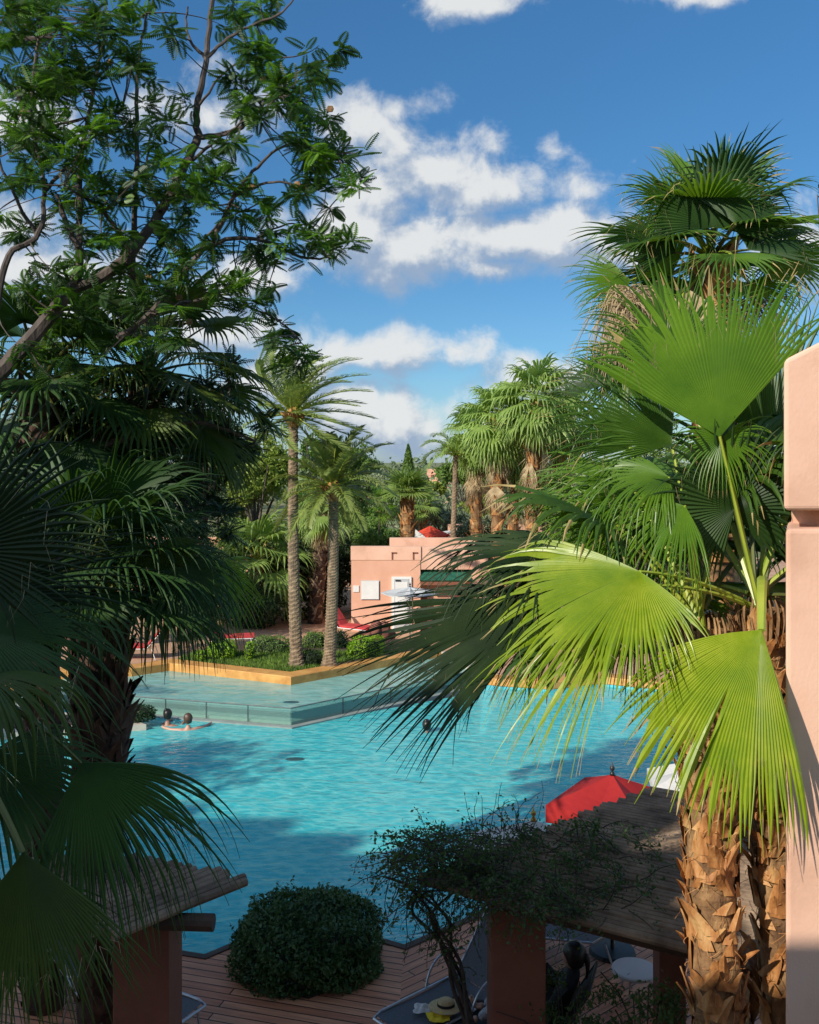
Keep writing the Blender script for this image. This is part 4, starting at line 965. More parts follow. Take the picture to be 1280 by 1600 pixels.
# cypress
c=at(638,715,70); t=thing('cypress_tree',(c[0],c[1],0.06),'single narrow pointed cypress breaking the skyline','tree'); m=MB(); m.tube([(c[0],c[1],0),(c[0],c[1],7.4)],[.2,.04],6); m.build('trunk',M['bark'],t)
m=MB(); zz=RS.uniform(0,1,9000); aa=RS.uniform(0,6.28,9000); rr=.78*np.sin(np.pi*(0.06+.94*zz)**.7).clip(0.02,1)**.8*RS.uniform(.6,1,9000)
leafcards(m,np.stack([c[0]+rr*np.cos(aa),c[1]+rr*np.sin(aa),.6+7.1*zz],1),.16,0,.4); m.build('crown',M['midleaf'],t)
# distant wood
m=MB()
for i in range(150):
    Y=RS.uniform(75,240); X=RS.uniform(-.5,.5)*Y; r=RS.uniform(2,4.2); top=5.9+RS.uniform(-.8,.35)+max(0,(Y-80))*.002
    leafcards(m,blob_points((X,Y,top-r*.8),(r*1.3,r*1.3,r*.9),500,.3),.5,0,.7)
    m.tube([(X,Y,0),(X,Y,top-r)],.15,4,1)
tag(m.build('far_trees',[M['farleaf'],M['bark']]),'far-off wood of low trees along the horizon','trees',kind='stuff')
# pink building far away
fb=thing('distant_building',(5.6,145,0),'small pink building far away above the parasols','building')
Yf=145; sf=Yf/F
for (x0,x1,yt,dy) in ((668,684,733,0),(684,704,738,-3),(560,580,765,4)):
    X0,X1=(x0-640)*sf,(x1-640)*sf; m=MB(); z1=CH-(yt-HZ)*sf; m.box(((X0+X1)/2,Yf+dy+3,z1/2),(X1-X0,5,z1)); w=m.build('wall',M['stucco'],fb)
    m=MB(); m.box(((X0+X1)/2,Yf+dy+.47,z1-1.2),(.5,.05,.7)); m.build('window',M['column'],fb)
# garden walls between the trees
m=MB(); m.box((9,50,1.6),(14,.3,3.2)); tag(m.build('garden_wall',M['stucco']),'long terracotta garden wall seen between trees right of the pool house','wall')
m=MB(); m.box((-14,44,1.5),(16,.3,3.0)); tag(m.build('garden_wall',M['stucco']),'dim terracotta garden wall behind the left trees','wall')

# ------------------------------------------------------------------ loungers
def lounger(name, loc, rz, label, sling, frame, back=55, cushion=None, arms=True, group=None, cat='sun lounger'):
    t=bpy.data.objects.new(name,None); C.objects.link(t); ORG[t.name]=(0,0,0); tag(t,label,cat,group)
    W=.33; H=.36; Ls=1.25; bl=.75; cb,sb=math.cos(math.radians(back)),math.sin(math.radians(back))
    m=MB()
    for s_ in (-1,1):
        m.tube([(-Ls,s_*W,H-.04),(-Ls+.1,s_*W,H),(0,s_*W,H),(bl*cb,s_*W,H+bl*sb)],.016,6)
    m.tube([(-Ls,-W,H-.04),(-Ls,W,H-.04)],.016,6); m.tube([(bl*cb,-W,H+bl*sb),(bl*cb,W,H+bl*sb)],.016,6)
    m.build('frame',frame,t)
    for (x,sx) in ((-Ls+.15,-.06),(.15,.12)):
        for s_ in (-1,1):
            m=MB(); m.tube([(x,s_*W,H),(x+sx,s_*(W+.01),0.012)],.014,6); m.build('leg',frame,t)
    if arms:
        for s_ in (-1,1):
            m=MB(); m.tube(bez((-.45,s_*(W+.03),H),(-.35,s_*(W+.05),H+.34),(.02,s_*(W+.05),H+.26),9),.014,6); m.tube(bez((.02,s_*(W+.05),H+.26),(.2,s_*(W+.05),H+.22),(.18,s_*(W+.02),H+.22),4),.014,6); m.build('armrest',frame,t)
    m=MB(); vs=[]; K=12
    for i in range(K+1):
        u=-Ls+.02+(Ls)*i/K; zz=H-.015-.012*math.sin(math.pi*i/K); vs+=[(u,-W+.01,zz+.01),(u,0,zz-.012),(u,W-.01,zz+.01)]
    m.add(vs,[(3*i+a,3*i+a+1,3*i+a+4,3*i+a+3) for i in range(K) for a in (0,1)]); m.build('seat',cushion or sling,t)
    m=MB(); vs=[]
    for i in range(K+1):
        u=bl*i/K; o=-.02*math.sin(math.pi*i/K); vs+=[(u*cb,-W+.01,H+u*sb),(u*cb-o*sb,0,H+u*sb+o*cb-.0),(u*cb,W-.01,H+u*sb)]
    m.add(vs,[(3*i+a,3*i+a+1,3*i+a+4,3*i+a+3) for i in range(K) for a in (0,1)]); m.build('backrest',sling,t)
    if cushion:
        m=MB(); m.box((-Ls/2,0,H+.045),(Ls*.96,2*W-.03,.08)); m.build('cushion',cushion,t,bevel=.02)
        m=MB(); c=np.array([bl*.5*cb-.05*sb,0,H+bl*.5*sb+.05*cb]); m.tube([c-V3(bl*.46*cb,0,bl*.46*sb),c+V3(bl*.46*cb,0,bl*.46*sb)],.30,8,flat=.16); m.build('back_cushion',cushion,t)
    t.location=loc; t.rotation_euler=(0,0,rz); return t
GL='grey sling sun loungers on the deck'; GR='red cushioned sun loungers in the garden'
lp=gp(738,1545,.5); lounger('sun_lounger',(lp[0]+.05,lp[1]+.05,.154),math.radians(42),'grey sling sun lounger left of the column holding a straw hat and cloths',M['sling'],M['metal'],48,group=GL)
l2=gp(930,1462,.5); lounger('sun_lounger',(l2[0],l2[1]+.1,.154),math.radians(-12),'grey sling sun lounger beyond the seated person under the shelter',M['sling'],M['metal'],35,arms=True,group=GL)
l3=gp(160,1555,.4); lounger('sun_lounger',(l3[0],l3[1],.154),math.radians(150),'grey sling sun lounger behind the left shelter column',M['sling'],M['metal'],40,group=GL)
rc=lounger('sun_lounger',(0,0,0),0,'red cushioned lounger with raised back at the left corner of the pool house',M['redcushion'],M['white'],50,M['redcushion'],arms=False,group=GR)
spots=[(537,985,34.2,2.6,None),(340,1003,32,3.3,'red cushioned lounger behind the small rounded shrub on the left'),(232,1024,30.4,.1,'red cushioned lounger under the left palm leaves near the ledge'),
       (880,1038,32,2.8,'red cushioned lounger behind the near right palm leaves'),(985,1040,31,.2,'red cushioned lounger beside the right orange ledge')]
for i,(px,py,Y,rz_,lab) in enumerate(spots):
    X=(px-640)/F*Y
    if i==0: rc.location=(X,Y,G0+.003); rc.rotation_euler=(0,0,rz_)
    else: copy_tree(rc,(X,Y,G0+.003),rz_,lab)

# boulders
for i,(px,py,r,mt,lab) in enumerate(((575,990,.26,'boulder','dark red boulder at the left end of the rock pile'),(588,979,.30,'boulder','tallest dark red boulder of the rock pile'),(600,980,.28,'boulder','red brown boulder on the right of the tallest one'),
        (594,992,.26,'boulder2','tan boulder at the front of the rock pile'),(609,991,.26,'boulder','red brown boulder beside the tan one'),(583,996,.18,'boulder','small red boulder in front of the pile'))):
    Y=32.6+.1*i; c=at(px,py,Y); c[2]=G0+r*1.0 if i not in (1,2) else G0+r*1.55
    m=MB(); lumpy(m,c,(r*.8,r*.75,r*.85 if i not in (1,2) else r*1.25),14,10,.11); tag(m.build('boulder',M[mt],smooth=True),lab,'boulder','boulders in front of the pool house')

# low round table / stool under the shelter
tp=gp(992,1510,.5); t=thing('side_table',(tp[0],tp[1],.15),'low round white table on the deck behind the reclining chair','table')
m=MB(); m.lathe([(0,.33),(.25,.33),(.27,.32),(.27,.29),(.24,.28),(0,.28)],(tp[0],tp[1],.15),28); m.build('table_top',M['whitecloth'],t,smooth=False)
for k in range(3):
    a=k*2.094; m=MB(); m.tube([(tp[0]+.18*math.cos(a),tp[1]+.18*math.sin(a),.43),(tp[0]+.22*math.cos(a),tp[1]+.22*math.sin(a),.152)],.012,6); m.build('leg',M['metal'],t)

# straw hat and cloths on the lounger
hp=gp(697,1574,.57); 
t=thing('straw_hat',hp,'straw hat with dark band lying on the grey sling lounger','hat')
m=MB(); m.lathe([(0,.095),(.05,.095),(.085,.075),(.095,.02),(.10,.012),(.15,.005),(.19,.012),(.19,.006),(.09,.0)],hp,28,sx=1,sy=.85); m.build('brim_and_crown',M['straw'],t,smooth=True)
m=MB(); m.lathe([(.0955,.02),(.098,.022),(.094,.05),(.091,.05)],hp,28,sx=1,sy=.85); m.build('hat_band',M['black'],t)
def cloth(name,c,r,mat,label,h=.035,ph=0,nx=22):
    m=MB(); vs=[]
    for i in range(nx+1):
        for j in range(nx+1):
            u,v=i/nx-.5,j/nx-.5; w=(1+.10*math.sin(3*math.atan2(v,u)+ph)+.04*math.sin(8*math.atan2(v,u)+2*ph))*(1-.35*max(0,math.hypot(u,v)-.45)); z=h*(.5+.5*math.sin(11*u+6*v+ph)*math.cos(9*v-5*u))*(1-max(abs(u),abs(v))*1.6)
            vs.append((c[0]+u*2*r*w,c[1]+v*1.5*r*w,c[2]+z+.004))
    m.add(vs,[(i*(nx+1)+j,(i+1)*(nx+1)+j,(i+1)*(nx+1)+j+1,i*(nx+1)+j+1) for i in range(nx) for j in range(nx)]); return tag(m.build(name,mat,smooth=True),label,'cloth')
c_=gp(686,1590,.53); cloth('yellow_cloth',c_,.13,M['yellow'],'crumpled bright yellow cloth beside the straw hat',h=.06)
c_=gp(663,1577,.53); cloth('white_cloth',c_,.12,M['whitecloth'],'crumpled white cloth left of the yellow cloth',h=.06,ph=2)

# ------------------------------------------------------------------ people
def skinned(name, parent, nodes, edges, mat, sub=2):
    me=bpy.data.meshes.new(name); org=np.array(ORG[parent.name]); me.from_pydata([tuple(np.array(n[0])-org) for n in nodes],edges,[]); me.update()
    o=bpy.data.objects.new(name,me); C.objects.link(o); o.parent=parent; ORG[o.name]=tuple(org)
    sk=o.modifiers.new('skin','SKIN'); sk.use_smooth_shade=True
    for i,n in enumerate(nodes): me.skin_vertices[0].data[i].radius=(n[1],n[2] if len(n)>2 else n[1])
    me.skin_vertices[0].data[0].use_root=True
    ss=o.modifiers.new('sub','SUBSURF'); ss.levels=sub; ss.render_levels=sub; me.materials.append(mat); return o
def head_mesh(c, face, r=.105, mat=None, parent=None, hair=None, bun=False, tail=False):
    """head with brow, nose, mouth, chin and ears, turned toward `face`"""
    f=unit(V3(face[0],face[1],face[2]*.5)); s_=unit(np.cross(f,V3(0,0,1))); up=np.cross(s_,f); m=MB(); vs=[]; K,Mm=28,20
    for i in range(Mm+1):
        th=math.pi*i/Mm
        for j in range(K):
            a=2*math.pi*j/K; x,y,z=math.sin(th)*math.cos(a),math.sin(th)*math.sin(a),math.cos(th)
            sx,sy,sz=.92,.76,1.18
            if z<0: sy*=1+.28*z; sx*=1+.10*z
            px_,py_,pz_=x*sx,y*sy,z*sz
            if x>.3:
                px_+=.20*math.exp(-((y/.14)**2+((z+.12)/.16)**2)); px_-=.08*(math.exp(-(((abs(y)-.30)/.13)**2+((z-.05)/.10)**2)))
                px_+=.05*math.exp(-((y/.25)**2+((z+.42)/.07)**2)); px_+=.07*math.exp(-((y/.3)**2+((z+.75)/.15)**2))
            py_+=math.copysign(.10*math.exp(-(((abs(y)-1)/.3)**2+(x/.18)**2+(z/.22)**2)),y)
            vs.append(c+r*(f*px_+s_*py_+up*pz_))
    m.add(vs,[(i*K+j,i*K+(j+1)%K,(i+1)*K+(j+1)%K,(i+1)*K+j) for i in range(Mm) for j in range(K)])
    if hair is not None:
        h=MB(); vs=[]; 
        for i in range(Mm+1):
            th=math.pi*i/Mm*.72
            for j in range(K):
                a=2*math.pi*j/K; x,y,z=math.sin(th)*math.cos(a),math.sin(th)*math.sin(a),math.cos(th)
                front=max(0,x); q=1.08-.30*front*max(0,.55-z); vs.append(c+r*(f*(x*.95*q-.05)+s_*y*.84*q+up*(z*1.26*(1 if z>0 else 1.0)+.0+.35*front*max(0,.5-z))))
        h.add(vs,[(i*K+j,i*K+(j+1)%K,(i+1)*K+(j+1)%K,(i+1)*K+j) for i in range(Mm) for j in range(K)])
        lumpy(h,c+r*(-f*.22+up*.28),(r*.98,r*.98,r*1.12),16,10,.05)
        if bun: lumpy(h,c+r*(-f*.7+up*1.15),(r*.42,r*.42,r*.40),12,8,.06)
        if tail: h.tube(bez(c-f*r*.9+up*r*.3,c-f*r*1.5,c-f*r*1.1-up*r*1.9,7),np.array([.03,.038,.036,.03,.024,.016,.006]),8)
        h.build('hair',hair,parent,smooth=True)
    return m
def bather(px,py,Y,face,skin,hair,label,arms,bun=False,tail=False,low=0.0):
    x=(px-640)/F*Y; t=thing('person',(x,Y,0),label,'person'); f=unit(V3(face[0],face[1],0)); s_=unit(np.cross(f,V3(0,0,1)))
    c0=V3(x,Y,.015); sh_=c0+V3(0,0,.02-low); nd=[(c0-f*.02+V3(0,0,-.62),.15,.11),(c0+V3(0,0,-.35),.13,.10),(c0+V3(0,0,-.12-low),.16,.10),(c0+V3(0,0,.03-low),.07,.065),(c0+V3(0,0,.11-low),.055)]
    ed=[(0,1),(1,2),(2,3),(3,4)]
    for sg,(e,h) in zip((-1,1),arms):
        b=len(nd); A=sh_+s_*sg*.17-V3(0,0,.04); nd+=[(A,.06),(A+f*e[0]+s_*sg*e[1]+V3(0,0,e[2]),.043),(A+f*h[0]+s_*sg*h[1]+V3(0,0,h[2]),.03),(A+f*(h[0]*1.0+.09)+s_*sg*h[1]+V3(0,0,h[2]),.028,.016)]
        ed+=[(2,b),(b,b+1),(b+1,b+2),(b+2,b+3)]
    for sg in (-1,1):
        b=len(nd); nd+=[(c0+s_*sg*.10+f*.05+V3(0,0,-.85),.08),(c0+s_*sg*.11-f*.02+V3(0,0,-1.15),.055)]; ed+=[(0,b),(b,b+1)]
    body=skinned('body',t,nd,ed,skin)
    hm=head_mesh(c0+f*.02+V3(0,0,.24-low),(f[0],f[1],0),.112,parent=t,hair=hair,bun=bun,tail=tail)
    hd=hm.build('head',skin,t,smooth=True); return t
armr=((( .15,.10,-.05),(.30,.02,.03)),((.15,.12,-.05),(.32,.05,.03)))
bather(262,1120,23.6,(.5,.9),M['skin2'],M['hair'],'dark haired bather at the glass balustrade, the left of the pair',armr,bun=True)
bather(294,1124,23.2,(-.3,1.0),M['skin'],M['hair2'],'pale shouldered bather leaning at the glass balustrade, the right of the pair',(((.12,.22,0),(.25,.42,.05)),((.12,.22,0),(.28,.40,.05))))
bather(667,1140,23.0,(.3,1),M['skin2'],M['hair'],'lone dark haired swimmer in the middle of the main pool',armr,bun=True,low=.10)

# reader in the reclining chair under the shelter
cx,cy=1.52,10.05
ch=lounger('reclining_chair',(cx,cy,.154),math.radians(-18),'dark reclining chair under the shelter with a person in it',M['darksling'],M['darkmetal'],58,arms=True,cat='chair')
pt=thing('person',(cx,cy,.154),'dark haired person in dark top reclining in the chair under the shelter holding something red','person')
R_=lambda x,y,z:V3(cx+x*math.cos(math.radians(-18))-y*math.sin(math.radians(-18)),cy+x*math.sin(math.radians(-18))+y*math.cos(math.radians(-18)),.154+z)
nd=[(R_(-.06,0,.46),.15,.12),(R_(.06,0,.66),.13,.11),(R_(.17,0,.90),.21,.13),(R_(.20,0,1.01),.085),(R_(.20,0,1.09),.062)]
ed=[(0,1),(1,2),(2,3),(3,4)]
for sg in (-1,1):
    b_=len(nd); nd+=[(R_(.14,sg*.21,.93),.075),(R_(-.05,sg*.27,.72),.045),(R_(-.28,sg*.14,.80),.032)]; ed+=[(2,b_),(b_,b_+1),(b_+1,b_+2)]
skinned('top',pt,nd,ed,M['black'])
nd=[(R_(-.06,0,.45),.14,.11)]; ed=[]
for sg in (-1,1):
    b_=len(nd); nd+=[(R_(-.20,sg*.10,.46),.095),(R_(-.50,sg*.13,.70),.07),(R_(-.78,sg*.13,.44),.05)]; ed+=[(0,b_),(b_,b_+1),(b_+1,b_+2)]
skinned('trousers',pt,nd,ed,M['check'])
for sg in (-1,1):
    nd=[(R_(-.79,sg*.13,.43),.042),(R_(-.88,sg*.13,.41),.04,.03),(R_(-.95,sg*.13,.52),.036,.02)]; skinned('foot',pt,nd,[(0,1),(1,2)],M['skin'])
    # palm and fingers
    w_=R_(-.28,sg*.14,.80); nd=[(w_,.030),(R_(-.34,sg*.12,.82),.036,.016)]; ed=[(0,1)]
    for k in range(4):
        y_=sg*(.15-.020*k); b_=len(nd); l_=(.065,.075,.07,.055)[k]; nd+=[(R_(-.375,y_,.835),.010),(R_(-.375-l_*.6,y_,.85),.009),(R_(-.375-l_*.75,y_,.85-l_*.45),.008)]; ed+=[(1,b_),(b_,b_+1),(b_+1,b_+2)]
    b_=len(nd); nd+=[(R_(-.32,sg*.08,.845),.011),(R_(-.355,sg*.065,.86),.010)]; ed+=[(1,b_),(b_,b_+1)]
    skinned('hand',pt,nd,ed,M['skin'],1)
hm=head_mesh(R_(.19,0,1.19),(-1,.33,-.1),.118,parent=pt,hair=M['hair'],tail=True); hm.build('head',M['skin'],pt,smooth=True)
m=MB(); c=R_(-.40,0,.845); m.box(c,(.12,.26,.02),math.radians(-18)); m.box(c+V3(0,0,.013),(.118,.258,.006),math.radians(-18)); tag(m.build('red_book',M['redcushion'],bevel=.004),'red book held by the reclining person','book')
# dark upright bag on the deck beside the chair
p=gp(868,1530,.3); t=thing('beach_bag',(1.62,10.95,.154),'black pointed beach bag standing left of the reclining person','bag')
m=MB(); vs=[]; prof=[(.17,.12,0),(.20,.14,.12),(.19,.12,.28),(.15,.07,.40),(.06,.03,.56),(.01,.01,.62)]
for (a_,b_,z) in prof:
    for j in range(14): th=2*math.pi*j/14; vs.append((1.62+a_*math.cos(th)-z*.08,10.95+b_*math.sin(th),.154+z))
m.add(vs,[(i*14+j,i*14+(j+1)%14,(i+1)*14+(j+1)%14,(i+1)*14+j) for i in range(5) for j in range(14)]); m.build('bag_body',M['black'],t,smooth=True)
m=MB(); m.tube(bez((1.48,10.86,.55),(1.60,10.84,.95),(1.72,10.86,.52),9),.010,5); m.build('strap',M['black'],t)
# pool drains (dark grates)
for (px,py,z,lab) in ((461,1186,.006,'dark oval grate at the water surface in the middle of the main pool'),(455,1097,.336,'dark grate in the shallow pool behind the glass corner')):
    p=gp(px,py,z); m=MB(); k=20
    for r_ in (.26,.20,.14,.08):
        pass
    m.lathe([(0,.012),(.16,.012),(.21,.004),(.22,-.02)],(p[0],p[1],z-.006),k,sx=1.0,sy=.6)
    for j in range(9): m.box((p[0]-.16+.04*j,p[1],z+.008),(.012,.18*math.sqrt(max(0.05,1-((j-4)/5)**2)),.006))
    tag(m.build('pool_skimmer',M['grate']),lab,'pool grate')

# ------------------------------------------------------------------ near right palms
def P_(px,py,Y): return at(px,py,Y)
def dirp(a,b): return unit(np.asarray(b)-np.asarray(a))
camv=V3(0,-1,.25)
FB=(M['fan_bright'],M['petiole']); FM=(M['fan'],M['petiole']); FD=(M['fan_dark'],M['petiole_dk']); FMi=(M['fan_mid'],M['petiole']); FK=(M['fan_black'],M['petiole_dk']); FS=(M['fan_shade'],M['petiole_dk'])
# palm A : left trunk
A=thing('fan_palm',(2.18,6.95,.15),'fan palm whose thick shaggy orange trunk stands in front of the pole roofed shelter','palm tree','near fan palms on the right')
aTop=P_(1100,985,6.95); m=MB(); boot_trunk(m,[(2.22,6.95,.15),P_(1122,1600,6.95),P_(1112,1350,6.95),P_(1102,1150,6.95),aTop],.155,300,size=.17,top_r=.18,out=.45,fib=420)
m.build('trunk',[M['fantrunk'],M['boot']],A)
m=MB()
for i in range(26):
    a=i*2.4; o=V3(math.cos(a),math.sin(a),0); m.tube(bez(aTop+o*.15+V3(0,0,-.25),aTop+o*.27+V3(0,0,.0),aTop+o*.18+V3(0,0,.12),5),[.05,.04,.03,.02,.012],5,0,flat=.5)
m.build('leaf_bases',M['fantrunk'],A)
B=thing('fan_palm',(2.8,7.3,.15),'near right fan palm with narrower orange trunk directly beside the pillar','palm tree','near fan palms on the right')
bTop=P_(1188,955,7.0); m=MB(); boot_trunk(m,[(2.85,7.35,.15),P_(1222,1600,7.3),P_(1212,1350,7.2),P_(1200,1150,7.1),bTop],.125,240,size=.19,top_r=.15,out=.8,fib=300)
m.build('trunk',[M['fantrunk'],M['boot']],B)
m=MB()
for i in range(22):
    a=i*2.4; o=V3(math.cos(a),math.sin(a),0); m.tube(bez(bTop+o*.12+V3(0,0,-.25),bTop+o*.22,bTop+o*.14+V3(0,0,.1),5),[.04,.035,.025,.02,.01],5,0,flat=.5)
m.build('leaf_bases',M['fantrunk'],B)
def hero(par, base, hub, tip, nrm, R, mats, **kw):
    return frond(par, base, hub, dirp(hub,tip), nrm, R, mats, **kw)
# big lit leaf left (b1) and its lower neighbour
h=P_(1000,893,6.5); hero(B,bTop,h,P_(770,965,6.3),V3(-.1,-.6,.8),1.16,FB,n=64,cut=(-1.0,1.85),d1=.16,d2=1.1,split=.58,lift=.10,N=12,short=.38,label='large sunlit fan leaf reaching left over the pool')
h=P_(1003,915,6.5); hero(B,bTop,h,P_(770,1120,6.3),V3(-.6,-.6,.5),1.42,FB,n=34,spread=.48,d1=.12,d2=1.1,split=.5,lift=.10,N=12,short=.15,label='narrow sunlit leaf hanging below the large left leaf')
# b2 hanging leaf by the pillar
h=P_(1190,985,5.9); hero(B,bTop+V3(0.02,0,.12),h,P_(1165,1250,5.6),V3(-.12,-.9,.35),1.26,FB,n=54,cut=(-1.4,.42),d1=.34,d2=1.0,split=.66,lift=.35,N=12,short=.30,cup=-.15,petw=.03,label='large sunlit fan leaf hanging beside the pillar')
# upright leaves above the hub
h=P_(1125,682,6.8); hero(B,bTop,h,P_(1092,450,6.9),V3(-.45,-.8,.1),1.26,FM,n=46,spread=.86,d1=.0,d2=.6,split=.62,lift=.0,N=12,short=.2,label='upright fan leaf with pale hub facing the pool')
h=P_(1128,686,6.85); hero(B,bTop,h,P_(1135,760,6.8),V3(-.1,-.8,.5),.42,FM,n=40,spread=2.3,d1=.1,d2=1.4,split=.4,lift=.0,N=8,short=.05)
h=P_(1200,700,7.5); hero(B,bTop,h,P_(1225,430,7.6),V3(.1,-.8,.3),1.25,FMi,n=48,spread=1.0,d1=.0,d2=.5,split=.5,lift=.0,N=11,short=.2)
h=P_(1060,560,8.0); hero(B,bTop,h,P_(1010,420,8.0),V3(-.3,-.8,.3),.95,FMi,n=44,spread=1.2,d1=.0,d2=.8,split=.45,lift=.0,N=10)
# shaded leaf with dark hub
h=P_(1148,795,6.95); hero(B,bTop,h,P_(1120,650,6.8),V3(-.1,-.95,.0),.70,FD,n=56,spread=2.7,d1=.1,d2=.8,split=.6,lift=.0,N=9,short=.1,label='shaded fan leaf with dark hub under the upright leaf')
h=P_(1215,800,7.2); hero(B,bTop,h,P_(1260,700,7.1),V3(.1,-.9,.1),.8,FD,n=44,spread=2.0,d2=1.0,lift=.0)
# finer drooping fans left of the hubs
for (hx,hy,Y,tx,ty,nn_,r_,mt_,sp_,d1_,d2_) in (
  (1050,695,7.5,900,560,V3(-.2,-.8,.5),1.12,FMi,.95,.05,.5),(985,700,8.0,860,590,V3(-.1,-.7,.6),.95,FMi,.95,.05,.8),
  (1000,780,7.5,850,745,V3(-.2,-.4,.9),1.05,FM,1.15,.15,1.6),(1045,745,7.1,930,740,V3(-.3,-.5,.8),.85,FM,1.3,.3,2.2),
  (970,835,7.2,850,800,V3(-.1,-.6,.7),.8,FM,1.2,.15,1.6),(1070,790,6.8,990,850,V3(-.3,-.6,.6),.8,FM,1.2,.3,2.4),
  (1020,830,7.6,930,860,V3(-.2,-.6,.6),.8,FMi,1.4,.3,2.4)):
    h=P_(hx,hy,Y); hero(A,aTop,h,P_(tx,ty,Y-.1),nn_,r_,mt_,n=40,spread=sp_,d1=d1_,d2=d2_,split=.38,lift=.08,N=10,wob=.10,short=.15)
# shaded fronds reaching left over the pool, shade put in as near-black colour
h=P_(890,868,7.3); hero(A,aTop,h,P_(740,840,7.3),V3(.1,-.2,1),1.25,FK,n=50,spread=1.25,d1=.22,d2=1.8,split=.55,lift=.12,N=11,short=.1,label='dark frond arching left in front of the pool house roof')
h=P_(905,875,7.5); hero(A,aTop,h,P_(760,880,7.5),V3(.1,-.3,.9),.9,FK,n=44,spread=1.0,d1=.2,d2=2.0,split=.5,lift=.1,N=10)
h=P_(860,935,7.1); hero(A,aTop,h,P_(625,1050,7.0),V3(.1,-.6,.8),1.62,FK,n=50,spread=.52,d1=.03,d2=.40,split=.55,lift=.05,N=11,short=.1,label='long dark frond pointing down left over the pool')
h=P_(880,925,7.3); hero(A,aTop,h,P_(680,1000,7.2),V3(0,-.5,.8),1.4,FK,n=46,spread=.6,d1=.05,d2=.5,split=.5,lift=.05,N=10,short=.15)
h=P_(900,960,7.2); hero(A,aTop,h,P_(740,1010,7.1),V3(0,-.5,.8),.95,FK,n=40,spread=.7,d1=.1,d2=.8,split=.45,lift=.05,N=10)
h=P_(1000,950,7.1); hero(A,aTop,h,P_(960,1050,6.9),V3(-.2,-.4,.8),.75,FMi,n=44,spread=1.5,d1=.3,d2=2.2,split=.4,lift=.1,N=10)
# leaves behind
crown_fronds(aTop+V3(0,.1,.1),11,1.0,1.1,None,parent=A,mats=[FMi,FM,FD],azc=math.radians(110),azr=1.3,emin=-10,emax=75,seg=34,d2=1.8)
crown_fronds(bTop+V3(0,.1,.1),12,1.05,1.2,None,parent=B,mats=[FMi,FD,FM],azc=math.radians(60),azr=1.4,emin=-10,emax=80,seg=34,d2=1.6)
# palm C : tall
cTop=P_(1112,405,10.0); cb_=V3(cTop[0]+.25,10.2,.1)
Cc=thing('fan_palm',cb_,'tallest fan palm on the right with straw coloured skirt above the near leaves','palm tree','near fan palms on the right')
m=MB(); boot_trunk(m,[cb_,(cb_+cTop)/2,cTop],.22,260,size=.25,top_r=.2); m.build('trunk',[M['fantrunk'],M['boot']],Cc)
m=MB(); dead_skirt(m,cTop+V3(-.3,-.15,-.05),.42,1.0,22,r=.75); dead_skirt(m,cTop+V3(-.75,-.3,-.45),.12,.6,8,r=.6); m.build('dry_skirt',M['dead'],Cc)
m=MB()
for i in range(420):
    q0=P_(985+RS.randn()*14,455+RS.uniform(-10,60),9.3+RS.randn()*.12); L_=RS.uniform(.25,.75); dx=V3(RS.randn()*.16,RS.randn()*.12,0)
    a=bez(q0,q0+dx*.9+V3(0,0,.02),q0+dx*1.3+V3(0,0,-L_),6)+RS.randn(6,3)*.012; m.tube(a,np.linspace(.006,.002,6),3,cap=False)
m.build('dry_flower_stalks',M['dead'],Cc); m=MB()
for i in range(90):
    q0=P_(1180+RS.randn()*20,470,10.2); L_=RS.uniform(.15,.45); m.tube(bez(q0,q0+RS.randn(3)*.15,q0+V3(RS.randn()*.2,0,-L_),5),.005,3,cap=False)
m.build('dry_flower_stalks',M['dead'],Cc)
crown_fronds(cTop,17,.84,.70,None,parent=Cc,mats=[FMi,FM,FD],seg=38,emin=-5,emax=85,d2=1.0,spread=1.9,N=8)
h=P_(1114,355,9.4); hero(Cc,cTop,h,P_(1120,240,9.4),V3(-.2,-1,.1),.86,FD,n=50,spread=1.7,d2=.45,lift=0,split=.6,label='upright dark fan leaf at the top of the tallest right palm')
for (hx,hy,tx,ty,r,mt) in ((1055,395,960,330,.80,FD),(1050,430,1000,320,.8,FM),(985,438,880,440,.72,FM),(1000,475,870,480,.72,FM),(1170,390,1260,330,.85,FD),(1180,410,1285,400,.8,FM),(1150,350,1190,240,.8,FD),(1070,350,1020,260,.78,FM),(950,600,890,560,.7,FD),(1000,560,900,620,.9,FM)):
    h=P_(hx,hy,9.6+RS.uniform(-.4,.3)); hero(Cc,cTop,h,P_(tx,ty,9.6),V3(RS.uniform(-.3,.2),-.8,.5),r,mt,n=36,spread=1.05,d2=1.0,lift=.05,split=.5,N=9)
# right-edge tree tuft
bt_(1300,300,30,28,40,2500,.12,'darkleaf','dark leafy tree just entering at the right edge of the sky')

# ------------------------------------------------------------------ near left palms (in shade, also put into darker leaf and trunk colours)
GLp='near fan palms on the left'
L1=thing('fan_palm',(-2.95,9.2,.15),'near left fan palm with dark brown shaggy trunk standing over the water edge','palm tree',GLp)
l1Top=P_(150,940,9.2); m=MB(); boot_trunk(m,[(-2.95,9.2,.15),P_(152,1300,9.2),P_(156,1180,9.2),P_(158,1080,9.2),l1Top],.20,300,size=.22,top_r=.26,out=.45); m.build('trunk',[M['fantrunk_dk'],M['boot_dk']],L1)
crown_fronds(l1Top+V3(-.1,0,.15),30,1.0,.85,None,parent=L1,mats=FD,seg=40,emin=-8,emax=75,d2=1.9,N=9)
h=P_(238,856,9.0); hero(L1,l1Top,h,P_(250,960,8.8),V3(.3,-.6,.6),1.2,FS,n=46,spread=2.0,d1=.4,d2=2.2,split=.4,lift=.3)
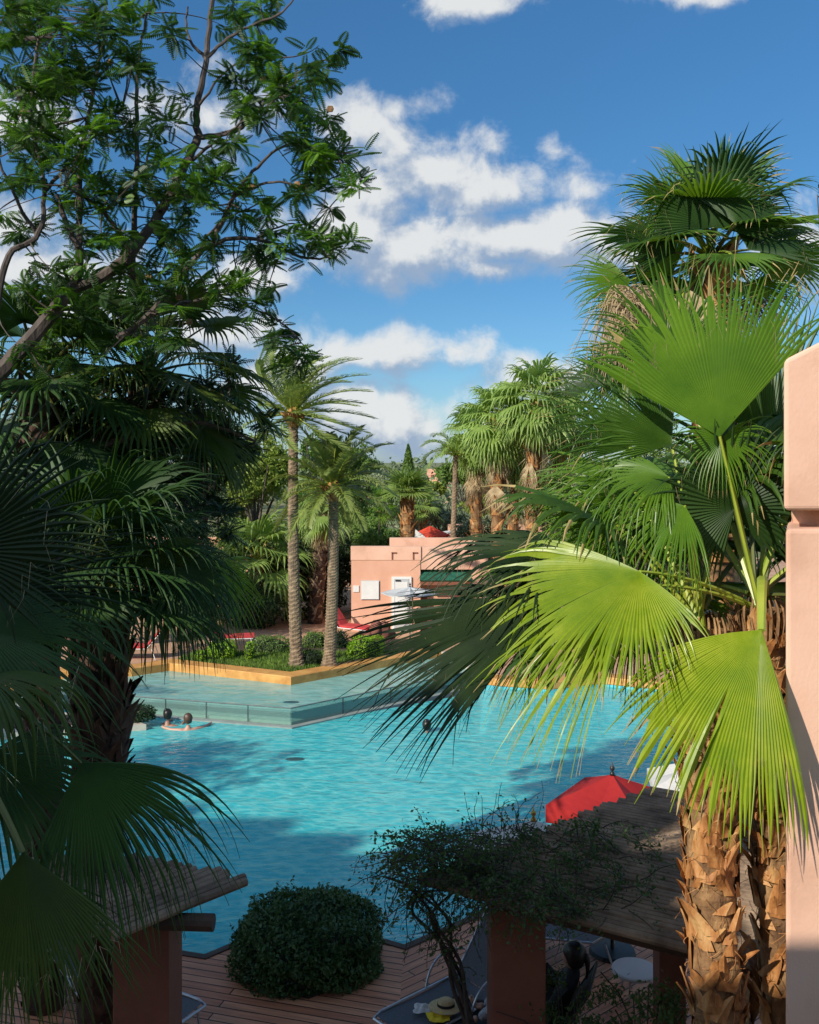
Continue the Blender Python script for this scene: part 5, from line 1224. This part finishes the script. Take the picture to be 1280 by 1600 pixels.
h=P_(290,885,9.0); hero(L1,l1Top,h,P_(330,960,8.9),V3(.3,-.5,.8),1.05,FD,n=46,spread=1.9,d1=.4,d2=2.2,split=.4,lift=.3)
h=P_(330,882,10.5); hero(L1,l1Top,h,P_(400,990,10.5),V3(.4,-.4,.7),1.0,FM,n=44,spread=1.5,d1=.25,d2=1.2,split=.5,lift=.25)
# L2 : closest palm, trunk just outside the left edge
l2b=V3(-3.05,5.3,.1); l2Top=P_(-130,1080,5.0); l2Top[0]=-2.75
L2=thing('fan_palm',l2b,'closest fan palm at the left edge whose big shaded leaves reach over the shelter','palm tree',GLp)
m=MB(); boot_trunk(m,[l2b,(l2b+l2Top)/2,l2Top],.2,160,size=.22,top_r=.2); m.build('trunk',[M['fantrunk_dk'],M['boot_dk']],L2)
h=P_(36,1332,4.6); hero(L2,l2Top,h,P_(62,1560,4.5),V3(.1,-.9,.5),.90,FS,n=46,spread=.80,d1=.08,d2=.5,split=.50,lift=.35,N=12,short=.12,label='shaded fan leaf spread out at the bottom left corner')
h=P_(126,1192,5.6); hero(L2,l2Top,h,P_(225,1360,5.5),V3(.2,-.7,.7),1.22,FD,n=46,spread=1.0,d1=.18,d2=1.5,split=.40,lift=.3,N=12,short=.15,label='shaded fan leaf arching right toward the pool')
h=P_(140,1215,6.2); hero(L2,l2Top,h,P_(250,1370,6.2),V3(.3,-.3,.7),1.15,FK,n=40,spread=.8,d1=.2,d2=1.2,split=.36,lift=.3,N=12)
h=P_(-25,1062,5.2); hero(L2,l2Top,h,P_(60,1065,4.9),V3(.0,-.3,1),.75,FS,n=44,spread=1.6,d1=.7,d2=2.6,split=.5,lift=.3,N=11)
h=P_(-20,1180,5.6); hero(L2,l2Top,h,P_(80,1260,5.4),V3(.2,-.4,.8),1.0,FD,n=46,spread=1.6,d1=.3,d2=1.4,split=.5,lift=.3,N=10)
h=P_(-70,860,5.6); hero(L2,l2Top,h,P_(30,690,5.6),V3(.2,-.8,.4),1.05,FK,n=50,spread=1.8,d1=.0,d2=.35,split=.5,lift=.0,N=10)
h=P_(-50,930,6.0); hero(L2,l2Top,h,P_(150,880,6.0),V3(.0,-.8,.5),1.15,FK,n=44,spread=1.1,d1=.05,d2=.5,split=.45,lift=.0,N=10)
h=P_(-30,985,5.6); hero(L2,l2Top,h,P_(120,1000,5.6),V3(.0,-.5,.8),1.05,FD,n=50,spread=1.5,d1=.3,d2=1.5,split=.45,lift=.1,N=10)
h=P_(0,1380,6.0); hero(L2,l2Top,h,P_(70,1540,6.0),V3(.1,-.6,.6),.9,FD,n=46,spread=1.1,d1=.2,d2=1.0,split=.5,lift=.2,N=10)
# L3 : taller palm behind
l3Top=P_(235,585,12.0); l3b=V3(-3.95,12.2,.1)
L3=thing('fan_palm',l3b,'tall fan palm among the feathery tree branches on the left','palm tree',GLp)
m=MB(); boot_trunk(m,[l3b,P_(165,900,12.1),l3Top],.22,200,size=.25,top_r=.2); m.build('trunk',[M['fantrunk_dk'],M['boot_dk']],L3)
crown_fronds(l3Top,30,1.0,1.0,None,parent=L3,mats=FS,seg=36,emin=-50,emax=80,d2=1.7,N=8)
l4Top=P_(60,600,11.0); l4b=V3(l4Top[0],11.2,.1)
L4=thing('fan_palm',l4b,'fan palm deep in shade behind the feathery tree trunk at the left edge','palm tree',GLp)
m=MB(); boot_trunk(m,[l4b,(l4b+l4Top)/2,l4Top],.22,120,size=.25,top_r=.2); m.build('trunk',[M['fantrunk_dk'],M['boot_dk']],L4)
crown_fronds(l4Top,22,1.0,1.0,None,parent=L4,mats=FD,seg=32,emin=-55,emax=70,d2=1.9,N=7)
# mid-distance fan palm past the left mass
p=at(405,1000,37); p[2]=.24; fan_palm(p, at(402,880,37),.24,30,1.5,1.2,'mid-distance fan palm seen between the left palms and the tallest date palm trunk',M['fan_far'],GLp,boots=90,emin=-50,d2=2.0,skirt=10,skl=.5)
# broadleaf masses behind the left palms, their shade put into dark leaf colour
GD='dark trees behind the left palms'
def dk(px,py,Y,rx,rz_,n,size,mat,label):
    c=at(px,py,Y); s_=Y/F; t=broad_tree((c[0],c[1],.1),c,(rx*s_,rx*s_*.8,rz_*s_),n,size,M[mat],label,GD,shell=.25); return t
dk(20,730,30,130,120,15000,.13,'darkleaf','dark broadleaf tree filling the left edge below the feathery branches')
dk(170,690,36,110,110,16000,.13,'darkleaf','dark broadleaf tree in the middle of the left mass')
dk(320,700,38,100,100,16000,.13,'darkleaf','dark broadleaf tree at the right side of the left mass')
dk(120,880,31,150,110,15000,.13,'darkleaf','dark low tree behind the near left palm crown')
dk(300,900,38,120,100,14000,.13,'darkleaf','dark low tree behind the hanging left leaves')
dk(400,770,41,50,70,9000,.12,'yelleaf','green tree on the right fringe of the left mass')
for (x,y,z,rx,rz,lab) in ((-13.2,12.5,6.2,2.2,1.8,'broadleaf tree outside the left edge shading the pool, the nearer one'),(-16.5,17.0,6.0,2.2,1.8,'broadleaf tree outside the left edge shading the pool, the farther one')):
    broad_tree((x,y,.15),(x,y,z),(rx,rx,rz),7000,.13,M['darkleaf'],lab,GD)

# ------------------------------------------------------------------ feathery tree top left
J=thing('feathery_tree',at(-120,900,9.5)*[1,1,0]+V3(0,0,.1),'large feathery leaved tree with grey branches leaning in from the left','tree')
br=[ # pixel polylines: (points, r0, r1, Y0, Y1)
 ([(-130,1750),(-115,900),(-60,660),(0,582),(52,525),(110,452)],.12,.065,9.5,9.5),
 ([(110,452),(160,432),(205,395),(252,330),(285,265),(310,215)],.062,.042,9.5,9.6),
 ([(310,215),(308,170),(322,90),(332,0),(335,-60)],.038,.02,9.6,9.6),
 ([(110,452),(125,405),(112,365),(88,305)],.05,.02,9.5,9.2),
 ([(125,405),(124,330),(128,240),(150,120),(170,20)],.035,.012,9.5,10),
 ([(185,528),(232,492),(292,420),(332,382),(400,372),(470,402),(525,402)],.04,.008,9.4,9.4),
 ([(310,215),(370,202),(415,160),(470,110),(515,90)],.03,.007,9.6,9.8),
 ([(285,265),(330,225),(372,195),(440,150)],.02,.006,9.6,9.0),
 ([(332,382),(365,308),(402,262),(452,226),(525,242)],.026,.006,9.4,9.0),
 ([(365,308),(420,285),(480,290),(540,270)],.016,.005,9.3,9.2),
 ([(-10,510),(12,402),(58,368),(70,298),(50,180),(60,60)],.035,.012,9.0,9.4),
 ([(58,368),(20,300),(-10,230)],.02,.01,9.2,9.0),
 ([(205,470),(208,380),(214,250),(214,120),(230,20)],.04,.012,10.2,10.2),
 ([(322,90),(296,60),(292,10)],.02,.008,9.6,9.7),
 ([(322,90),(370,50),(440,20),(470,-20)],.02,.006,9.6,9.5),
 ([(308,170),(360,105),(420,90)],.015,.005,9.6,9.2),
 ([(300,470),(345,465),(390,480),(440,505),(480,545)],.016,.004,9.3,9.3),
 ([(232,492),(300,470)],.02,.016,9.4,9.3),
 ([(205,395),(160,330),(100,290)],.03,.01,9.5,9.0),
 ([(252,330),(230,280),(235,210)],.022,.008,9.5,9.8),
 ([(70,298),(130,230),(190,170)],.02,.007,9.2,9.5),
 ([(50,180),(10,130),(-30,90)],.02,.007,9.3,9.1),
 ([(292,420),(340,350),(380,330)],.018,.006,9.4,9.8),
 ([(400,372),(450,350),(490,355)],.012,.004,9.4,9.6),
 ([(-115,900),(60,740),(180,690),(300,660),(400,690)],.07,.012,10,12),
 ([(60,740),(160,780),(280,800),(370,800)],.03,.008,10.8,12),
]
m=MB(); skel=[]; 
for pts,r0,r1,Ya,Yb in br:
    n_=len(pts); Q=np.array([at(px,py,Ya+(Yb-Ya)*i/(n_-1)) for i,(px,py) in enumerate(pts)])
    tt=np.linspace(0,n_-1,n_*5); Qs=[]
    for t_ in tt:   # catmull-rom
        i=min(int(t_),n_-2); f=t_-i; p0=Q[max(i-1,0)];p1=Q[i];p2=Q[i+1];p3=Q[min(i+2,n_-1)]
        Qs.append(.5*((2*p1)+(-p0+p2)*f+(2*p0-5*p1+4*p2-p3)*f*f+(-p0+3*p1-3*p2+p3)*f**3)+RS.randn(3)*.006)
    m.tube(Qs,np.linspace(r0,r1,len(Qs)),7,cap=False); skel+=list(Qs[2:])
skel=np.array(skel)
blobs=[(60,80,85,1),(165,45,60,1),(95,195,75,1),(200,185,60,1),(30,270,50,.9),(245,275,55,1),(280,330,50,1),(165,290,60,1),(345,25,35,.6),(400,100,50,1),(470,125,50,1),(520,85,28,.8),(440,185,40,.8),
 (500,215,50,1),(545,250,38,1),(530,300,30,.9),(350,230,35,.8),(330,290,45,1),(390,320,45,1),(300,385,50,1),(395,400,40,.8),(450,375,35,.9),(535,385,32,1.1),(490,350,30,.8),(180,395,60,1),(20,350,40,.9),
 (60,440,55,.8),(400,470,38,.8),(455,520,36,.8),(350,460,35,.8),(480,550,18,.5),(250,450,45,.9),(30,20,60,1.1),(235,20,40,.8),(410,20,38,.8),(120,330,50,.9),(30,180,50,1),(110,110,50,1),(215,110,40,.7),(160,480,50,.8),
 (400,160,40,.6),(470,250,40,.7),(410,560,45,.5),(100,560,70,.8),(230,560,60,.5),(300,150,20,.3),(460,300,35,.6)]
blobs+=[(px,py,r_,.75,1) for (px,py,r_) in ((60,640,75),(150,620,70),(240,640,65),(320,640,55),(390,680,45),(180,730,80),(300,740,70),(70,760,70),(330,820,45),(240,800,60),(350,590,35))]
# bipinnate leaf template: rachis along +X, pinnae as narrow toothed diamonds
def leaf_template(np_=11, L=.27, pl=.074):
    vs=[]; fs=[]
    vs+= [(0,-.0015,0),(L,-.0008,-.03),(L,.0008,-.03),(0,.0015,0)]; fs.append((0,1,2,3))
    for i in range(np_):
        u=(i+1)/np_; x=L*(.12+.86*u); l=pl*math.sin(math.pi*(.18+.74*u))**.7; z=-.03*u*u
        for sgn in (-1,1):
            dx,dy=.30,sgn*.95; w=.0115
            b=len(vs); px_,py_=-dy*w,dx*w*1
            vs+=[(x,0,z),(x+dx*l*.5+px_,dy*l*.5+py_,z+.004),(x+dx*l,dy*l,z-.012),(x+dx*l*.5-px_,dy*l*.5-py_,z+.004)]; fs.append((b,b+1,b+2,b+3))
    return np.array(vs),np.array(fs)
TV,TF=leaf_template()
lv=[[],[],[]]; lf=[[],[],[]]; cnt=[0,0,0]
def put_leaf(p,d,up,s_,k):
    d=unit(d); up=unit(up-d*up.dot(d)+1e-6); sd_=np.cross(up,d); R3=np.stack([d,sd_,up],0)
    lv[k].append(p+(TV*s_)@R3); lf[k].append(TF+cnt[k]); cnt[k]+=len(TV)
nl=0
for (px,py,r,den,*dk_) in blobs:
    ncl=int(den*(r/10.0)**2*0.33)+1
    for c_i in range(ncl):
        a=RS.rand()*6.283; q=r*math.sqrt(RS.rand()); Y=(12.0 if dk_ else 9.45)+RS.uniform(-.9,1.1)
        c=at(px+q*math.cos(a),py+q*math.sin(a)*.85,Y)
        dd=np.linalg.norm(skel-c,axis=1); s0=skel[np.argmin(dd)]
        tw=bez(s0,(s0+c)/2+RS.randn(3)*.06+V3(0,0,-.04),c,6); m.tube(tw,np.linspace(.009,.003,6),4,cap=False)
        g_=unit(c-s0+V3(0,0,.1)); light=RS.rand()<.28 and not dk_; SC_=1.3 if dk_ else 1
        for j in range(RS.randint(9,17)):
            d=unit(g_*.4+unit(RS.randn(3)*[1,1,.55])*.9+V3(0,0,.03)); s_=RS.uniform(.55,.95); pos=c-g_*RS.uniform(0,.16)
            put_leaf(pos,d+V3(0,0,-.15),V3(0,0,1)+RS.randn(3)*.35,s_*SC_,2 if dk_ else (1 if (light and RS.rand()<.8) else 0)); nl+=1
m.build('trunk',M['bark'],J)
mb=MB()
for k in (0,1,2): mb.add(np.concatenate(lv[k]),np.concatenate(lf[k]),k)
mb.build('crown',[M['jac'],M['jac_sunlit'],M['jac_shade']],J)
for (px,py) in ((172,97),(394,292),(465,288),(516,170),(411,123),(232,432),(280,465),(37,176),(296,503)):
    p=at(px,py,9.2); m=MB(); m.lathe([(0,.03),(.025,.028),(.036,.0),(.025,-.028),(0,-.03)],p,9,sx=1,sy=.4)
    m.build('seed_pod',M['fantrunk'],J)
print('LEAVES',nl)
